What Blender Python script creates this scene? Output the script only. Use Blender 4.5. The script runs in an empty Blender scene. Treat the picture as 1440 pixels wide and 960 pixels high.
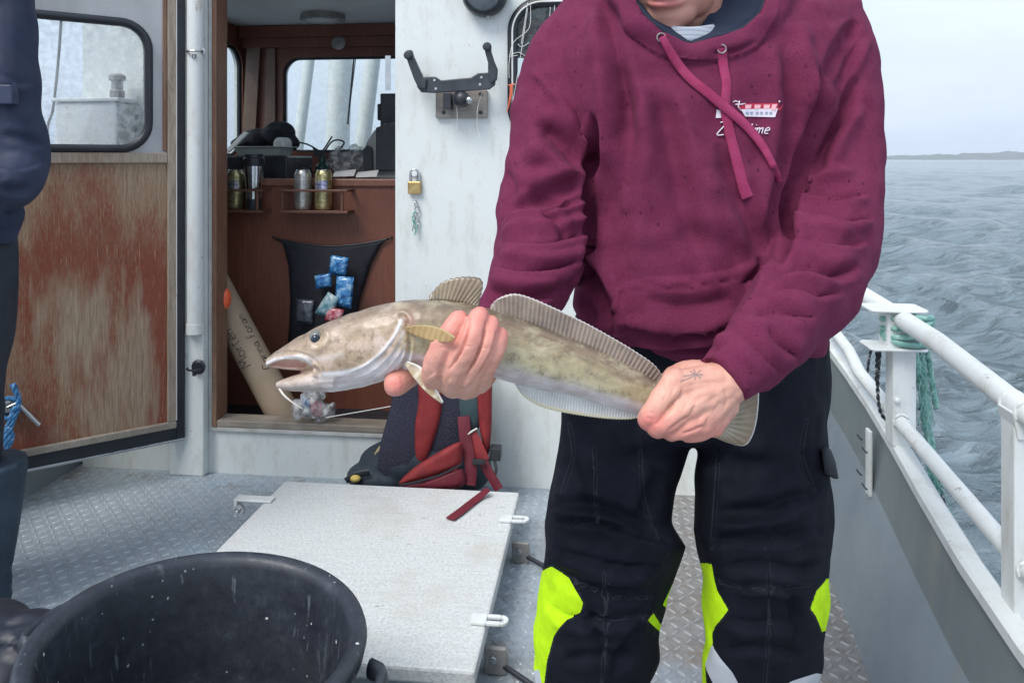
import bpy, bmesh, math, random
import numpy as np
from mathutils import Vector, Matrix, noise as mnoise
R = math.radians
random.seed(7); rng = np.random.default_rng(7)
sc = bpy.context.scene
COL = sc.collection

# ------------------------------------------------------------------ camera, sky, sun, exposure
F, CX, HY, H = 1100.0, 720.0, 224.0, 1.28      # lens (px of a 1440 px wide frame), vanishing point row, eye height
YAW = R(6.5)
cam_d = bpy.data.cameras.new('camera'); cam = bpy.data.objects.new('camera', cam_d); COL.objects.link(cam)
cam_d.sensor_width = 36; cam_d.lens = 36*F/1440; cam_d.clip_start = .02; cam_d.clip_end = 20000
cam_d.shift_y = -(480-HY)/1440
cam.location = (0, 0, H); cam.rotation_euler = (R(90), 0, YAW)
sc.camera = cam
sc.view_settings.view_transform = 'Standard'; sc.view_settings.look = 'None'
sc.cycles.volume_bounces = 1
sc.view_settings.exposure = 1.08; sc.view_settings.gamma = 1; sc.view_settings.use_curve_mapping = False

SUN_EL, SUN_AZ = R(52), R(215)       # azimuth clockwise from +Y : behind the camera, a little to starboard
w = bpy.data.worlds.new('World'); sc.world = w; w.use_nodes = True
nt = w.node_tree; nt.nodes.clear()
out = nt.nodes.new('ShaderNodeOutputWorld'); bg = nt.nodes.new('ShaderNodeBackground')
sky = nt.nodes.new('ShaderNodeTexSky'); sky.sky_type = 'NISHITA'; sky.sun_disc = False
sky.sun_elevation = SUN_EL; sky.sun_rotation = SUN_AZ; sky.air_density = 1.5; sky.dust_density = 4
tc = nt.nodes.new('ShaderNodeTexCoord'); mp = nt.nodes.new('ShaderNodeMapping'); mp.inputs['Scale'].default_value = (1, 1, 3.2)
nz = nt.nodes.new('ShaderNodeTexNoise'); nz.inputs['Scale'].default_value = 1.7; nz.inputs['Detail'].default_value = 5; nz.inputs['Roughness'].default_value = .5
cr = nt.nodes.new('ShaderNodeValToRGB')
cr.color_ramp.elements[0].position = .32; cr.color_ramp.elements[0].color = (4.3, 5.15, 6.5, 1)
cr.color_ramp.elements[1].position = .68; cr.color_ramp.elements[1].color = (6.0, 6.75, 7.9, 1)
mx = nt.nodes.new('ShaderNodeMix'); mx.data_type = 'RGBA'; mx.inputs['Factor'].default_value = .88
nt.links.new(tc.outputs['Generated'], mp.inputs[0]); nt.links.new(mp.outputs[0], nz.inputs[0]); nt.links.new(nz.outputs['Fac'], cr.inputs[0])
nt.links.new(sky.outputs[0], mx.inputs[6]); nt.links.new(cr.outputs[0], mx.inputs[7])
nt.links.new(mx.outputs[2], bg.inputs[0]); bg.inputs[1].default_value = .075
nt.links.new(bg.outputs[0], out.inputs[0])
sd = bpy.data.lights.new('sun', 'SUN'); sd.energy = 1.45; sd.angle = R(28); sd.color = (1, .97, .93)
so = bpy.data.objects.new('sun', sd); COL.objects.link(so)
dirv = Vector((math.sin(SUN_AZ)*math.cos(SUN_EL), math.cos(SUN_AZ)*math.cos(SUN_EL), math.sin(SUN_EL)))
so.rotation_euler = dirv.to_track_quat('Z', 'Y').to_euler(); so.location = (0, -3, 8)

# ------------------------------------------------------------------ placement helpers: where a line of sight meets a real plane
FW = np.array([-math.sin(YAW), math.cos(YAW), 0.0]); RT = np.array([math.cos(YAW), math.sin(YAW), 0.0]); UP = np.array([0, 0, 1.0])
CAM = np.array([0, 0, H])
def ray(px, py): return FW + (px-CX)/F*RT + (HY-py)/F*UP
def P(px, py, d): return CAM + d*ray(px, py)
def onY(px, py, Y): r = ray(px, py); return CAM + r*(Y/r[1])
def onX(px, py, X): r = ray(px, py); return CAM + r*(X/r[0])
def onZ(px, py, Z): r = ray(px, py); return CAM + r*((Z-H)/r[2])
def proj(co):
    q = co - CAM; d = q@FW
    return CX + F*(q@RT)/d, HY - F*(q@UP)/d, d

# ------------------------------------------------------------------ object helpers
def setp(o, label=None, cat=None, group=None, kind=None):
    if label: o['label'] = label
    if cat: o['category'] = cat
    if group: o['group'] = group
    if kind: o['kind'] = kind
    return o
def thing(name, label, cat, loc, group=None):
    o = bpy.data.objects.new(name, None); COL.objects.link(o); o.location = Vector(loc); o.empty_display_size = .1
    return setp(o, label, cat, group)
def off(parent):
    v = Vector((0, 0, 0))
    while parent is not None: v += parent.location; parent = parent.parent
    return np.array(v)
class MB:
    def __init__(s): s.v = []; s.f = []; s.m = []; s.n = 0; s.uv = {}
    def add(s, vs, fs, m=0):
        vs = np.asarray(vs, float).reshape(-1, 3); b = s.n
        s.v.append(vs); s.n += len(vs)
        s.f += [tuple(i+b for i in f) for f in fs]; s.m += [m]*len(fs)
        return b
    def box(s, c, size, rot=None, m=0):
        c = np.array(c, float); h = np.array(size, float)/2
        vs = np.array([[x, y, z] for x in (-1, 1) for y in (-1, 1) for z in (-1, 1)])*h
        if rot is not None: vs = vs@np.array(rot).T
        s.add(vs+c, [(0, 1, 3, 2), (4, 6, 7, 5), (0, 4, 5, 1), (2, 3, 7, 6), (0, 2, 6, 4), (1, 5, 7, 3)], m); return s
    def box2(s, a, b, m=0):
        a = np.array(a, float); b = np.array(b, float); return s.box((a+b)/2, np.abs(b-a), m=m)
    def prism(s, poly, vec, m=0):
        poly = np.array(poly, float); n = len(poly); vec = np.array(vec, float)
        nn = np.zeros(3)
        for i in range(n): nn += np.cross(poly[i], poly[(i+1) % n])
        flip = np.dot(nn, vec) > 0
        a = list(range(n)); b = [i+n for i in range(n)]
        fs = [tuple(reversed(a)), tuple(b)]+[(i, (i+1) % n, (i+1) % n+n, i+n) for i in range(n)]
        if not flip: fs = [tuple(reversed(f)) for f in fs]
        s.add(np.vstack([poly, poly+vec]), fs, m); return s
    def loft(s, rings, cap=True, m=0, closed=False):
        n = len(rings[0]); k = len(rings); fs = []
        for i in range(k-1+(1 if closed else 0)):
            for j in range(n):
                a, b = i*n+j, i*n+(j+1) % n; c, d = ((i+1) % k)*n+(j+1) % n, ((i+1) % k)*n+j
                fs.append((a, b, c, d))
        if cap and not closed: fs += [tuple(reversed(range(n))), tuple(range((k-1)*n, k*n))]
        s.add(np.vstack(rings), fs, m); return s
    def sheet(s, rows, m=0):
        n = len(rows[0]); fs = [(i*n+j, i*n+j+1, (i+1)*n+j+1, (i+1)*n+j) for i in range(len(rows)-1) for j in range(n-1)]
        s.add(np.vstack(rows), fs, m); return s
    def tube(s, pts, r, n=12, m=0, smooth=0, flat=1.0, cap=True, closed=False):
        pts = np.array(pts, float); r = np.broadcast_to(np.array(r, float), (len(pts),)).copy()
        if smooth: pts, r = crom(pts, r, smooth, closed)
        k = len(pts)
        t = np.roll(pts, -1, 0)-np.roll(pts, 1, 0) if closed else np.gradient(pts, axis=0)
        t /= np.linalg.norm(t, axis=1)[:, None]+1e-12
        u = np.cross(t[0], [0, 0, 1]);
        if np.linalg.norm(u) < .1: u = np.cross(t[0], [0, 1, 0])
        rings = []; th = np.arange(n)*2*math.pi/n
        for i in range(k):
            u = u-np.dot(u, t[i])*t[i]; u /= np.linalg.norm(u); vv = np.cross(t[i], u)
            rings.append(pts[i]+r[i]*(np.cos(th)[:, None]*u+flat*np.sin(th)[:, None]*vv))
        s.loft(rings, cap=cap, m=m, closed=closed); return s
    def limb(s, pts, r, n=14, sub=5, m=0):   # rounded-end tapering limb
        pts = np.array(pts, float); r = np.array(r, float)
        pts, r = crom(pts, r, sub)
        s.tube(pts, r, n=n, m=m); s.ball(pts[0], r[0]*.999, m=m); s.ball(pts[-1], r[-1]*.999, m=m); return s
    def ball(s, c, r, n=12, k=8, m=0, rot=None):
        r = np.broadcast_to(np.array(r, float), (3,)); vs = []; fs = []
        for i in range(1, k):
            a = math.pi*i/k
            for j in range(n):
                b = 2*math.pi*j/n; vs.append([math.sin(a)*math.cos(b), math.sin(a)*math.sin(b), math.cos(a)])
        vs += [[0, 0, 1], [0, 0, -1]]; T = (k-1)*n; B = T+1
        for i in range(k-2):
            for j in range(n): fs.append((i*n+j, (i+1)*n+j, (i+1)*n+(j+1) % n, i*n+(j+1) % n))
        for j in range(n): fs += [(T, j, (j+1) % n), (B, (k-2)*n+(j+1) % n, (k-2)*n+j)]
        vs = np.array(vs)*r
        if rot is not None: vs = vs@np.array(rot).T
        s.add(vs+np.array(c), fs, m); return s
    def lathe(s, c, prof, n=32, axis=(0, 0, 1), m=0, cap=True):
        ax = np.array(axis, float); ax /= np.linalg.norm(ax); u = np.cross(ax, [0, 1, 0])
        if np.linalg.norm(u) < .1: u = np.cross(ax, [1, 0, 0])
        u /= np.linalg.norm(u); v = np.cross(ax, u); th = np.arange(n)*2*math.pi/n
        s.loft([np.array(c)+h*ax+r*(np.cos(th)[:, None]*u+np.sin(th)[:, None]*v) for r, h in prof], cap=cap, m=m); return s
    def build(s, name, mats, parent=None, smooth=False, bevel=0, label=None, cat=None, group=None, kind=None, origin=None):
        me = bpy.data.meshes.new(name); V = np.vstack(s.v)
        if parent is not None: o_ = off(parent)
        else:
            o_ = np.array([(V[:, 0].min()+V[:, 0].max())/2, (V[:, 1].min()+V[:, 1].max())/2, V[:, 2].min()]) if origin is None else np.array(origin, float)
        me.from_pydata((V-o_).tolist(), [], s.f)
        mats = mats if isinstance(mats, (list, tuple)) else [mats]
        for mt in mats: me.materials.append(mt)
        if len(mats) > 1: me.polygons.foreach_set('material_index', s.m)
        if smooth: me.polygons.foreach_set('use_smooth', [True]*len(me.polygons))
        me.update()
        o = bpy.data.objects.new(name, me); COL.objects.link(o)
        if parent is not None: o.parent = parent
        else: o.location = Vector(o_)
        if smooth == 'auto':
            bm = bmesh.new(); bm.from_mesh(me)
            for e in bm.edges:
                if len(e.link_faces) == 2 and e.calc_face_angle(0) > R(38): e.smooth = False
            bm.to_mesh(me); bm.free()
        if bevel:
            b = o.modifiers.new('bevel', 'BEVEL'); b.width = bevel; b.segments = 2; b.limit_method = 'ANGLE'; b.angle_limit = R(40); b.harden_normals = False
        return setp(o, label, cat, group, kind)
def crom(pts, r, sub, closed=False):
    k = len(pts); P_ = []; Rr = []
    for i in range(k if closed else k-1):
        if closed: a, b, c, d = pts[(i-1) % k], pts[i], pts[(i+1) % k], pts[(i+2) % k]
        else: a, b, c, d = pts[max(i-1, 0)], pts[i], pts[i+1], pts[min(i+2, k-1)]
        for j in range(sub):
            t = j/sub
            P_.append(.5*((2*b)+(-a+c)*t+(2*a-5*b+4*c-d)*t*t+(-a+3*b-3*c+d)*t**3)); Rr.append(r[i]*(1-t)+r[(i+1) % k]*t)
    if not closed: P_.append(pts[-1]); Rr.append(r[-1])
    return np.array(P_), np.array(Rr)
def remesh(mb, voxel, smooth=2, fac=.5):
    me = bpy.data.meshes.new('tmp'); me.from_pydata(np.vstack(mb.v).tolist(), [], mb.f)
    bm = bmesh.new(); bm.from_mesh(me); bmesh.ops.recalc_face_normals(bm, faces=bm.faces); bm.to_mesh(me); bm.free()
    o = bpy.data.objects.new('tmp', me); COL.objects.link(o)
    rm = o.modifiers.new('r', 'REMESH'); rm.mode = 'VOXEL'; rm.voxel_size = voxel
    if smooth: sm = o.modifiers.new('s', 'SMOOTH'); sm.iterations = smooth; sm.factor = fac
    dg = bpy.context.evaluated_depsgraph_get(); ev = o.evaluated_get(dg); m2 = ev.to_mesh()
    V = np.empty(len(m2.vertices)*3); m2.vertices.foreach_get('co', V); V = V.reshape(-1, 3)
    Fc = [tuple(p.vertices) for p in m2.polygons]
    ev.to_mesh_clear(); bpy.data.objects.remove(o); bpy.data.meshes.remove(me)
    return V, Fc
def normals(V, Fc):
    q = np.array([f if len(f) == 4 else (f[0], f[1], f[2], f[2]) for f in Fc])
    n = np.cross(V[q[:, 2]]-V[q[:, 0]], V[q[:, 3]]-V[q[:, 1]])
    N = np.zeros_like(V)
    for i in range(4): np.add.at(N, q[:, i], n)
    return N/(np.linalg.norm(N, axis=1)[:, None]+1e-12)
def facing(V, N):
    q = CAM-V; q /= np.linalg.norm(q, axis=1)[:, None]; return np.einsum('ij,ij->i', q, N)
def poly_dist(x, y, pts):                    # distance, side and arc parameter of points against a polyline
    D = np.full(len(x), 1e9); S = np.zeros(len(x)); T = np.zeros(len(x)); L = 0
    pts = np.array(pts, float)
    seg = np.linalg.norm(np.diff(pts, axis=0), axis=1); tot = seg.sum()
    for i in range(len(pts)-1):
        a, b = pts[i], pts[i+1]; ab = b-a; l2 = (ab**2).sum()
        t = np.clip(((x-a[0])*ab[0]+(y-a[1])*ab[1])/l2, 0, 1)
        dx = x-a[0]-t*ab[0]; dy = y-a[1]-t*ab[1]; d = np.hypot(dx, dy); m = d < D
        D[m] = d[m]; S[m] = np.sign(ab[0]*dy-ab[1]*dx)[m]; T[m] = ((L+t*seg[i])/tot)[m]; L += seg[i]
    return D, S, T
def sm2(pts, sub=6):
    p, _ = crom(np.array(pts, float), np.zeros(len(pts)), sub); return p
def inpoly(x, y, poly):
    r = np.zeros(len(x), bool); n = len(poly)
    for i in range(n):
        x1, y1 = poly[i]; x2, y2 = poly[(i+1) % n]
        if y1 == y2: continue
        c = ((y1 > y) != (y2 > y)) & (x < (x2-x1)*(y-y1)/(y2-y1)+x1); r ^= c
    return r
def sdf(x, y, poly):                         # signed distance, positive inside
    D, _, _ = poly_dist(x, y, list(poly)+[poly[0]]); return np.where(inpoly(x, y, poly), D, -D)
def sculpt(V, Fc, strokes, dlim=None):
    """press folds into a cloth surface: (kind, points, width px, amplitude m). kinds: v valley, r ridge, l lap (cloth overlapping to the left of the line)"""
    N = normals(V, Fc); x, y, d = proj(V); f = np.clip(facing(V, N)*2.2, 0, 1); disp = np.zeros(len(V))
    for st in strokes:
        k, pts, wd, am = st[:4]; dl = st[4] if len(st) > 4 else None
        pts = sm2(pts); lo = pts.min(0)-wd*3; hi = pts.max(0)+wd*3
        sel = np.where((x > lo[0]) & (x < hi[0]) & (y > lo[1]) & (y < hi[1]) & (f > 0))[0]
        if dl: sel = sel[(d[sel] > dl[0]) & (d[sel] < dl[1])]
        if not len(sel): continue
        D, S, T = poly_dist(x[sel], y[sel], pts); tp = np.clip(np.minimum(T, 1-T)*5, 0, 1)**.7; wl = wd*(.55+.45*tp)
        if k == 'v': q = -np.exp(-(D/wl)**2)+.35*np.exp(-((D-1.7*wl)/wl)**2)
        elif k == 'r': q = np.exp(-(D/wl)**2)
        elif k == 'l':
            s_ = D*S; q = np.where(s_ > 0, np.exp(-(s_/(1.6*wl))**2), -np.exp(-(s_/(.8*wl))**2)*.55)*np.tanh(D/(wl*.18))
        elif k == 'c': q = -np.exp(-(D/wl)**2)
        disp[sel] += am*q*tp
    return V+N*(disp*f)[:, None]
def lump(V, Fc, amp, scale, seed=0.0, stretch=(1, 1, 1)):
    N = normals(V, Fc); s = np.array(stretch)*scale
    n = np.array([mnoise.noise(Vector(p*s+seed)) for p in V]); return V+N*(n*amp)[:, None]
def surf(name, V, Fc, mats, parent, attrs=None, matidx=None, **kw):
    me = bpy.data.meshes.new(name); o_ = off(parent) if parent is not None else np.array([V[:, 0].mean(), V[:, 1].mean(), V[:, 2].min()])
    me.from_pydata((V-o_).tolist(), [], Fc)
    for mt in (mats if isinstance(mats, (list, tuple)) else [mats]): me.materials.append(mt)
    me.polygons.foreach_set('use_smooth', [True]*len(me.polygons))
    if matidx is not None: me.polygons.foreach_set('material_index', matidx)
    for k, a in (attrs or {}).items():
        at = me.attributes.new(k, 'FLOAT', 'POINT'); at.data.foreach_set('value', np.asarray(a, np.float32))
    me.update(); o = bpy.data.objects.new(name, me); COL.objects.link(o)
    if parent is not None: o.parent = parent
    else: o.location = Vector(o_)
    return setp(o, **kw)

# ------------------------------------------------------------------ materials
class NT:
    def __init__(s, name):
        s.m = bpy.data.materials.new(name); s.m.use_nodes = True; s.t = s.m.node_tree; s.b = s.t.nodes['Principled BSDF']
        s.tc = s.t.nodes.new('ShaderNodeTexCoord')
    def L(s, a, b): s.t.links.new(a, b)
    def map(s, scale=(1, 1, 1), rot=(0, 0, 0), src='Object'):
        n = s.t.nodes.new('ShaderNodeMapping'); n.inputs['Scale'].default_value = scale; n.inputs['Rotation'].default_value = rot
        s.L(s.tc.outputs[src], n.inputs[0]); return n.outputs[0]
    def noise(s, scale, detail=4, rough=.55, vec=None, dist=0):
        n = s.t.nodes.new('ShaderNodeTexNoise'); n.inputs['Scale'].default_value = scale; n.inputs['Detail'].default_value = detail
        n.inputs['Roughness'].default_value = rough; n.inputs['Distortion'].default_value = dist
        s.L(vec if vec is not None else s.tc.outputs['Object'], n.inputs['Vector']); return n.outputs['Fac']
    def vor(s, scale, vec=None, feat='F1', rnd=1):
        n = s.t.nodes.new('ShaderNodeTexVoronoi'); n.feature = feat; n.inputs['Scale'].default_value = scale; n.inputs['Randomness'].default_value = rnd
        s.L(vec if vec is not None else s.tc.outputs['Object'], n.inputs['Vector']); return n.outputs['Distance']
    def ramp(s, fac, stops, interp='LINEAR'):
        n = s.t.nodes.new('ShaderNodeValToRGB'); n.color_ramp.interpolation = interp; e = n.color_ramp.elements
        while len(e) < len(stops): e.new(.5)
        for el, (p, c) in zip(e, stops):
            el.position = p; el.color = (c, c, c, 1) if isinstance(c, (int, float)) else (*c, 1)
        s.L(fac, n.inputs[0]); return n.outputs[0]
    def mix(s, fac, a, b, bt='MIX'):
        n = s.t.nodes.new('ShaderNodeMix'); n.data_type = 'RGBA'; n.blend_type = bt
        for i, v in ((0, fac), (6, a), (7, b)):
            if isinstance(v, (int, float)): n.inputs[i].default_value = v if i == 0 else (v, v, v, 1)
            elif isinstance(v, tuple): n.inputs[i].default_value = (*v, 1)
            else: s.L(v, n.inputs[i])
        return n.outputs[2]
    def math(s, op, a, b=0.0):
        n = s.t.nodes.new('ShaderNodeMath'); n.operation = op
        for i, v in ((0, a), (1, b)):
            if isinstance(v, (int, float)): n.inputs[i].default_value = v
            else: s.L(v, n.inputs[i])
        return n.outputs[0]
    def attr(s, name):
        n = s.t.nodes.new('ShaderNodeAttribute'); n.attribute_name = name; return n.outputs['Fac']
    def sep(s, axis, src='Object'):
        n = s.t.nodes.new('ShaderNodeSeparateXYZ'); s.L(s.tc.outputs[src], n.inputs[0]); return n.outputs[axis]
    def bump(s, h, strength=.3, dist=.002, prev=None):
        n = s.t.nodes.new('ShaderNodeBump'); n.inputs['Strength'].default_value = strength; n.inputs['Distance'].default_value = dist
        s.L(h, n.inputs['Height'])
        if prev is not None: s.L(prev, n.inputs['Normal'])
        return n.outputs[0]
    def set(s, **kw):
        for k, v in kw.items():
            k = {'col': 'Base Color', 'rough': 'Roughness', 'metal': 'Metallic', 'nrm': 'Normal', 'spec': 'Specular IOR Level', 'coat': 'Coat Weight', 'crough': 'Coat Roughness',
                 'sss': 'Subsurface Weight', 'sheen': 'Sheen Weight', 'srough': 'Sheen Roughness', 'ior': 'IOR', 'trans': 'Transmission Weight', 'alpha': 'Alpha'}[k]
            if isinstance(v, (int, float)): s.b.inputs[k].default_value = v
            elif isinstance(v, tuple): s.b.inputs[k].default_value = (*v, 1)
            else: s.L(v, s.b.inputs[k])
        return s.m
def M(name, c1, c2=None, rough=.5, metal=0, ns=8, lo=.35, hi=.65, bump=.2, bs=60, bd=.001, stretch=(1, 1, 1), **kw):
    n = NT(name); v = n.map(stretch)
    col = n.ramp(n.noise(ns, 6, .6, v), [(lo, c1), (hi, c2 or c1)])
    fine = n.noise(bs, 4, .6, v)
    r = n.ramp(n.noise(ns*2.3, 5, .6, v), [(.3, max(rough-.1, .04)), (.7, min(rough+.12, 1))])
    return n.set(col=col, rough=r, metal=metal, nrm=n.bump(fine, bump, bd), **kw)
def glassmat(name, tint=(1, 1, 1), refl=1.0, dirt=.0):
    m = bpy.data.materials.new(name); m.use_nodes = True; t = m.node_tree; t.nodes.clear()
    o = t.nodes.new('ShaderNodeOutputMaterial'); tr = t.nodes.new('ShaderNodeBsdfTransparent'); tr.inputs[0].default_value = (*tint, 1)
    gl = t.nodes.new('ShaderNodeBsdfGlossy'); gl.inputs['Roughness'].default_value = .03; lw_ = t.nodes.new('ShaderNodeLayerWeight'); lw_.inputs[0].default_value = .5; pw = t.nodes.new('ShaderNodeMath'); pw.operation = 'POWER'; pw.inputs[1].default_value = 4.5; t.links.new(lw_.outputs['Facing'], pw.inputs[0]); fr = t.nodes.new('ShaderNodeMath'); fr.operation = 'MULTIPLY_ADD'; fr.inputs[1].default_value = .7; fr.inputs[2].default_value = .03; t.links.new(pw.outputs[0], fr.inputs[0])
    mx = t.nodes.new('ShaderNodeMixShader'); t.links.new(fr.outputs[0], mx.inputs[0]); t.links.new(tr.outputs[0], mx.inputs[1]); t.links.new(gl.outputs[0], mx.inputs[2])
    last = mx.outputs[0]
    if dirt:
        df = t.nodes.new('ShaderNodeBsdfDiffuse'); df.inputs[0].default_value = (.75, .8, .82, 1); n = t.nodes.new('ShaderNodeTexNoise'); n.inputs['Scale'].default_value = 45; n.inputs['Detail'].default_value = 6
        v = t.nodes.new('ShaderNodeTexCoord'); t.links.new(v.outputs['Object'], n.inputs[0])
        rr = t.nodes.new('ShaderNodeValToRGB'); rr.color_ramp.elements[0].position = .35; rr.color_ramp.elements[0].color = (0, 0, 0, 1); rr.color_ramp.elements[1].position = .75; rr.color_ramp.elements[1].color = (dirt, dirt, dirt, 1)
        t.links.new(n.outputs['Fac'], rr.inputs[0]); m2 = t.nodes.new('ShaderNodeMixShader'); t.links.new(rr.outputs[0], m2.inputs[0]); t.links.new(last, m2.inputs[1]); t.links.new(df.outputs[0], m2.inputs[2]); last = m2.outputs[0]
    t.links.new(last, o.inputs[0]); return m

def m_white_paint(name='white_boat_paint', base=(.71, .75, .735), grime=1.0):
    n = NT(name); v = n.map((1, 1, .35))
    streak = n.ramp(n.noise(16, 8, .7, v), [(.50, 0.0), (.76, .8*grime)])
    spots = n.ramp(n.noise(38, 5, .75), [(.64, 0.0), (.70, .9*grime)])
    big = n.noise(1.7, 5, .6)
    col = n.mix(big, tuple(c*.93 for c in base), base)
    col = n.mix(streak, col, (.50, .49, .43)); col = n.mix(spots, col, (.30, .26, .2))
    ln = n.ramp(n.noise(7, 2, .5, n.map((9, 9, .8), (0, .35, 0))), [(.72, 0.0), (.75, .5*grime)]); col = n.mix(ln, col, (.36, .36, .34)); rs = n.ramp(n.noise(5.5, 7, .72, n.map((1.6, 1.6, .5))), [(.63, 0.0), (.70, .55*grime)]); col = n.mix(rs, col, (.44, .36, .24))
    b = n.bump(n.noise(5, 3, .5), .35, .012); b = n.bump(n.noise(160, 3, .6), .12, .001, b)
    return n.set(col=col, rough=n.ramp(n.noise(9, 4), [(.3, .28), (.7, .5)]), nrm=b)
WHITE = m_white_paint()
WHITE_CLEAN = m_white_paint('white_rail_paint', (.70, .73, .72), .95)
def m_wood(name, red, bare, dark, wear=(.42, .6), stretch=(9, 9, .9), gloss=.55, bw=.62, zg=0.0):
    n = NT(name); v = n.map(stretch); g = n.noise(9, 9, .68, v, 1.0); fine = n.noise(38, 6, .7, n.map((stretch[0]*1.3, stretch[1]*1.3, stretch[2]*.8)))
    big = n.noise(2.6, 5, .6, n.map((1.4, 1.4, .55)))
    mm = n.math('ADD', n.math('MULTIPLY', big, bw), n.math('MULTIPLY', fine, 1-bw))
    if zg: mm = n.math('ADD', mm, n.math('MULTIPLY', n.math('SUBTRACT', n.sep(2), .75), zg))
    mask = n.ramp(mm, [(wear[0], 1.0), (wear[1], 0.0)])
    barec = n.mix(n.ramp(g, [(.35, 0.0), (.7, 1.0)]), bare, dark)
    redc = n.mix(n.ramp(fine, [(.35, 0.0), (.7, 1.0)]), red, tuple(c*.45 for c in red))
    col = n.mix(mask, barec, redc)
    return n, col, n.bump(n.math('ADD', g, fine), .35, .0025), mask
def wood(*a, **k):
    g = k.pop('rough', .55); n, col, b, mk = m_wood(*a, **k); return n.set(col=col, rough=g, nrm=b)
def m_doorwood():
    n, col, b, mk = m_wood('weathered_door_varnish', (.27, .062, .028), (.40, .29, .185), (.17, .11, .065), wear=(.485, .56), stretch=(20, 20, 1.1), bw=.5, zg=.10)
    z = n.sep(2); wet = n.ramp(n.math('ADD', z, n.math('MULTIPLY', n.noise(6, 5, .6), .16)), [(.13, 1.0), (.24, 0.0)])
    ltop = n.ramp(n.noise(2.6, 5, .6, n.map((1.8, 1.8, .35))), [(.53, 0.0), (.62, .8)]); col = n.mix(ltop, col, n.ramp(n.noise(12, 8, .7, n.map((16, 16, 1))), [(.35, (.24, .17, .105)), (.65, (.46, .37, .26))]))
    flk = n.ramp(n.noise(14, 6, .7, n.map((22, 22, .9))), [(.58, 0.0), (.68, .7)]); col = n.mix(flk, col, (.50, .38, .25))
    col = n.mix(wet, col, (.05, .038, .03))
    return n.set(col=col, rough=.5, nrm=b)
DOORWOOD = m_doorwood()
TRIMWOOD = wood('grey_weathered_trim_wood', (.30, .18, .11), (.40, .34, .27), (.2, .15, .11), wear=(.36, .5))
SILLWOOD = wood('silvered_sill_wood', (.26, .22, .18), (.42, .38, .32), (.2, .17, .14), stretch=(1, 12, 12))
JAMBWOOD = wood('red_brown_jamb_wood', (.20, .085, .05), (.28, .17, .1), (.12, .06, .04))
CABINWOOD = wood('dark_mahogany_panel', (.20, .068, .042), (.24, .09, .055), (.12, .045, .03), rough=.4)
RUBBER = M('black_rubber_seal', (.012, .015, .022), (.022, .026, .035), .42, bump=.15)
BLACKPL = M('black_plastic', (.012, .014, .018), (.03, .034, .042), .4)
STEEL = M('brushed_steel', (.45, .46, .47), (.6, .61, .62), .28, 1.0, bump=.05)
GALV = M('dull_grey_metal', (.28, .27, .26), (.40, .38, .36), .5, .7, ns=20)
def m_bulwark(name, a, b_):
    n = NT(name); c_ = n.ramp(n.noise(2.2, 6, .6), [(.35, a), (.65, b_)])
    for sc_, mp_, lo, amt, cc in ((6, ((1, .9, 9), (.25, 0, 0)), .70, .55, (.42, .46, .48)), (9, ((1, 6, 1.2), (0, 0, 0)), .70, .5, (.09, .10, .10)), (22, ((1, 1, 1), (0, 0, 0)), .70, .7, (.40, .43, .44)), (4, ((1, 1, .5), (0, 0, 0)), .62, .45, (.24, .22, .18))):
        c_ = n.mix(n.ramp(n.noise(sc_, 7, .68, n.map(*mp_)), [(lo, 0.0), (lo+.05, amt)]), c_, cc)
    return n.set(col=c_, rough=n.ramp(n.noise(7, 5), [(.3, .3), (.7, .55)]), nrm=n.bump(n.noise(3, 3, .5), .35, .014, n.bump(n.noise(110, 4, .6), .12, .001)))
GREYPAINT = m_bulwark('grey_bulwark_paint', (.175, .215, .245), (.225, .27, .30))
# ================================================================== SETTING
SEA_Z = -0.95
def build_sea():
    nr, na = 860, 760
    rr = 0.9*np.exp(np.linspace(0, math.log(5200/0.9), nr)); aa = np.linspace(R(-85), R(85), na)
    RR, AA = np.meshgrid(rr, aa, indexing='ij'); X = RR*np.sin(AA); Y = RR*np.cos(AA); Z = np.zeros_like(X)
    cell = RR*(math.log(5200/.9)/nr)
    g = np.random.default_rng(3)
    dx = np.zeros_like(X); dy = np.zeros_like(X)
    for i in range(110):
        lam = 0.22*math.exp(g.random()*math.log(9.5/.22)); th = R(205)+g.normal(0, .55)
        k = 2*math.pi/lam; amp = .0064*lam**.85*(1+1.3*math.exp(-(math.log(lam/.55)/.7)**2))*(.5+g.random()); ph = g.random()*6.28
        fade = np.clip((lam/(cell*2.2)-1)*1.2, 0, 1)
        kk = k*(X*math.cos(th)+Y*math.sin(th))+ph+1.1*np.sin(X*.13*g.random()+Y*.17*g.random()+ph)
        Z += fade*amp*np.cos(kk); dx -= fade*amp*1.0*math.cos(th)*np.sin(kk); dy -= fade*amp*1.0*math.sin(th)*np.sin(kk)
    V = np.stack([X+dx, Y+dy, SEA_Z+Z], -1).reshape(-1, 3)
    i = np.arange(nr-1)[:, None]*na+np.arange(na-1)[None, :]; f = np.stack([i, i+1, i+na+1, i+na], -1).reshape(-1, 4)[:, ::-1]
    n = NT('sea_water'); v = n.map((1, 1, 1), (0, 0, R(25)))
    v2 = n.map((.5, 1.3, 1), (0, 0, R(-12)))
    v3 = n.map((.55, 1.9, 1), (0, 0, R(-8))); rp = n.ramp(n.noise(3.4, 7, .66, v3, .0), [(.33, 0.0), (.46, .7), (.60, 1.0)]); b = n.bump(rp, 1.0, .075); b = n.bump(n.noise(11, 6, .68, v3, 0), .7, .025, b)
    m = n.set(col=(.15, .21, .24), rough=.07, ior=1.85, nrm=b, spec=.5)
    surf('sea', V, f.tolist(), m, None, kind='structure')
build_sea()
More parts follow.
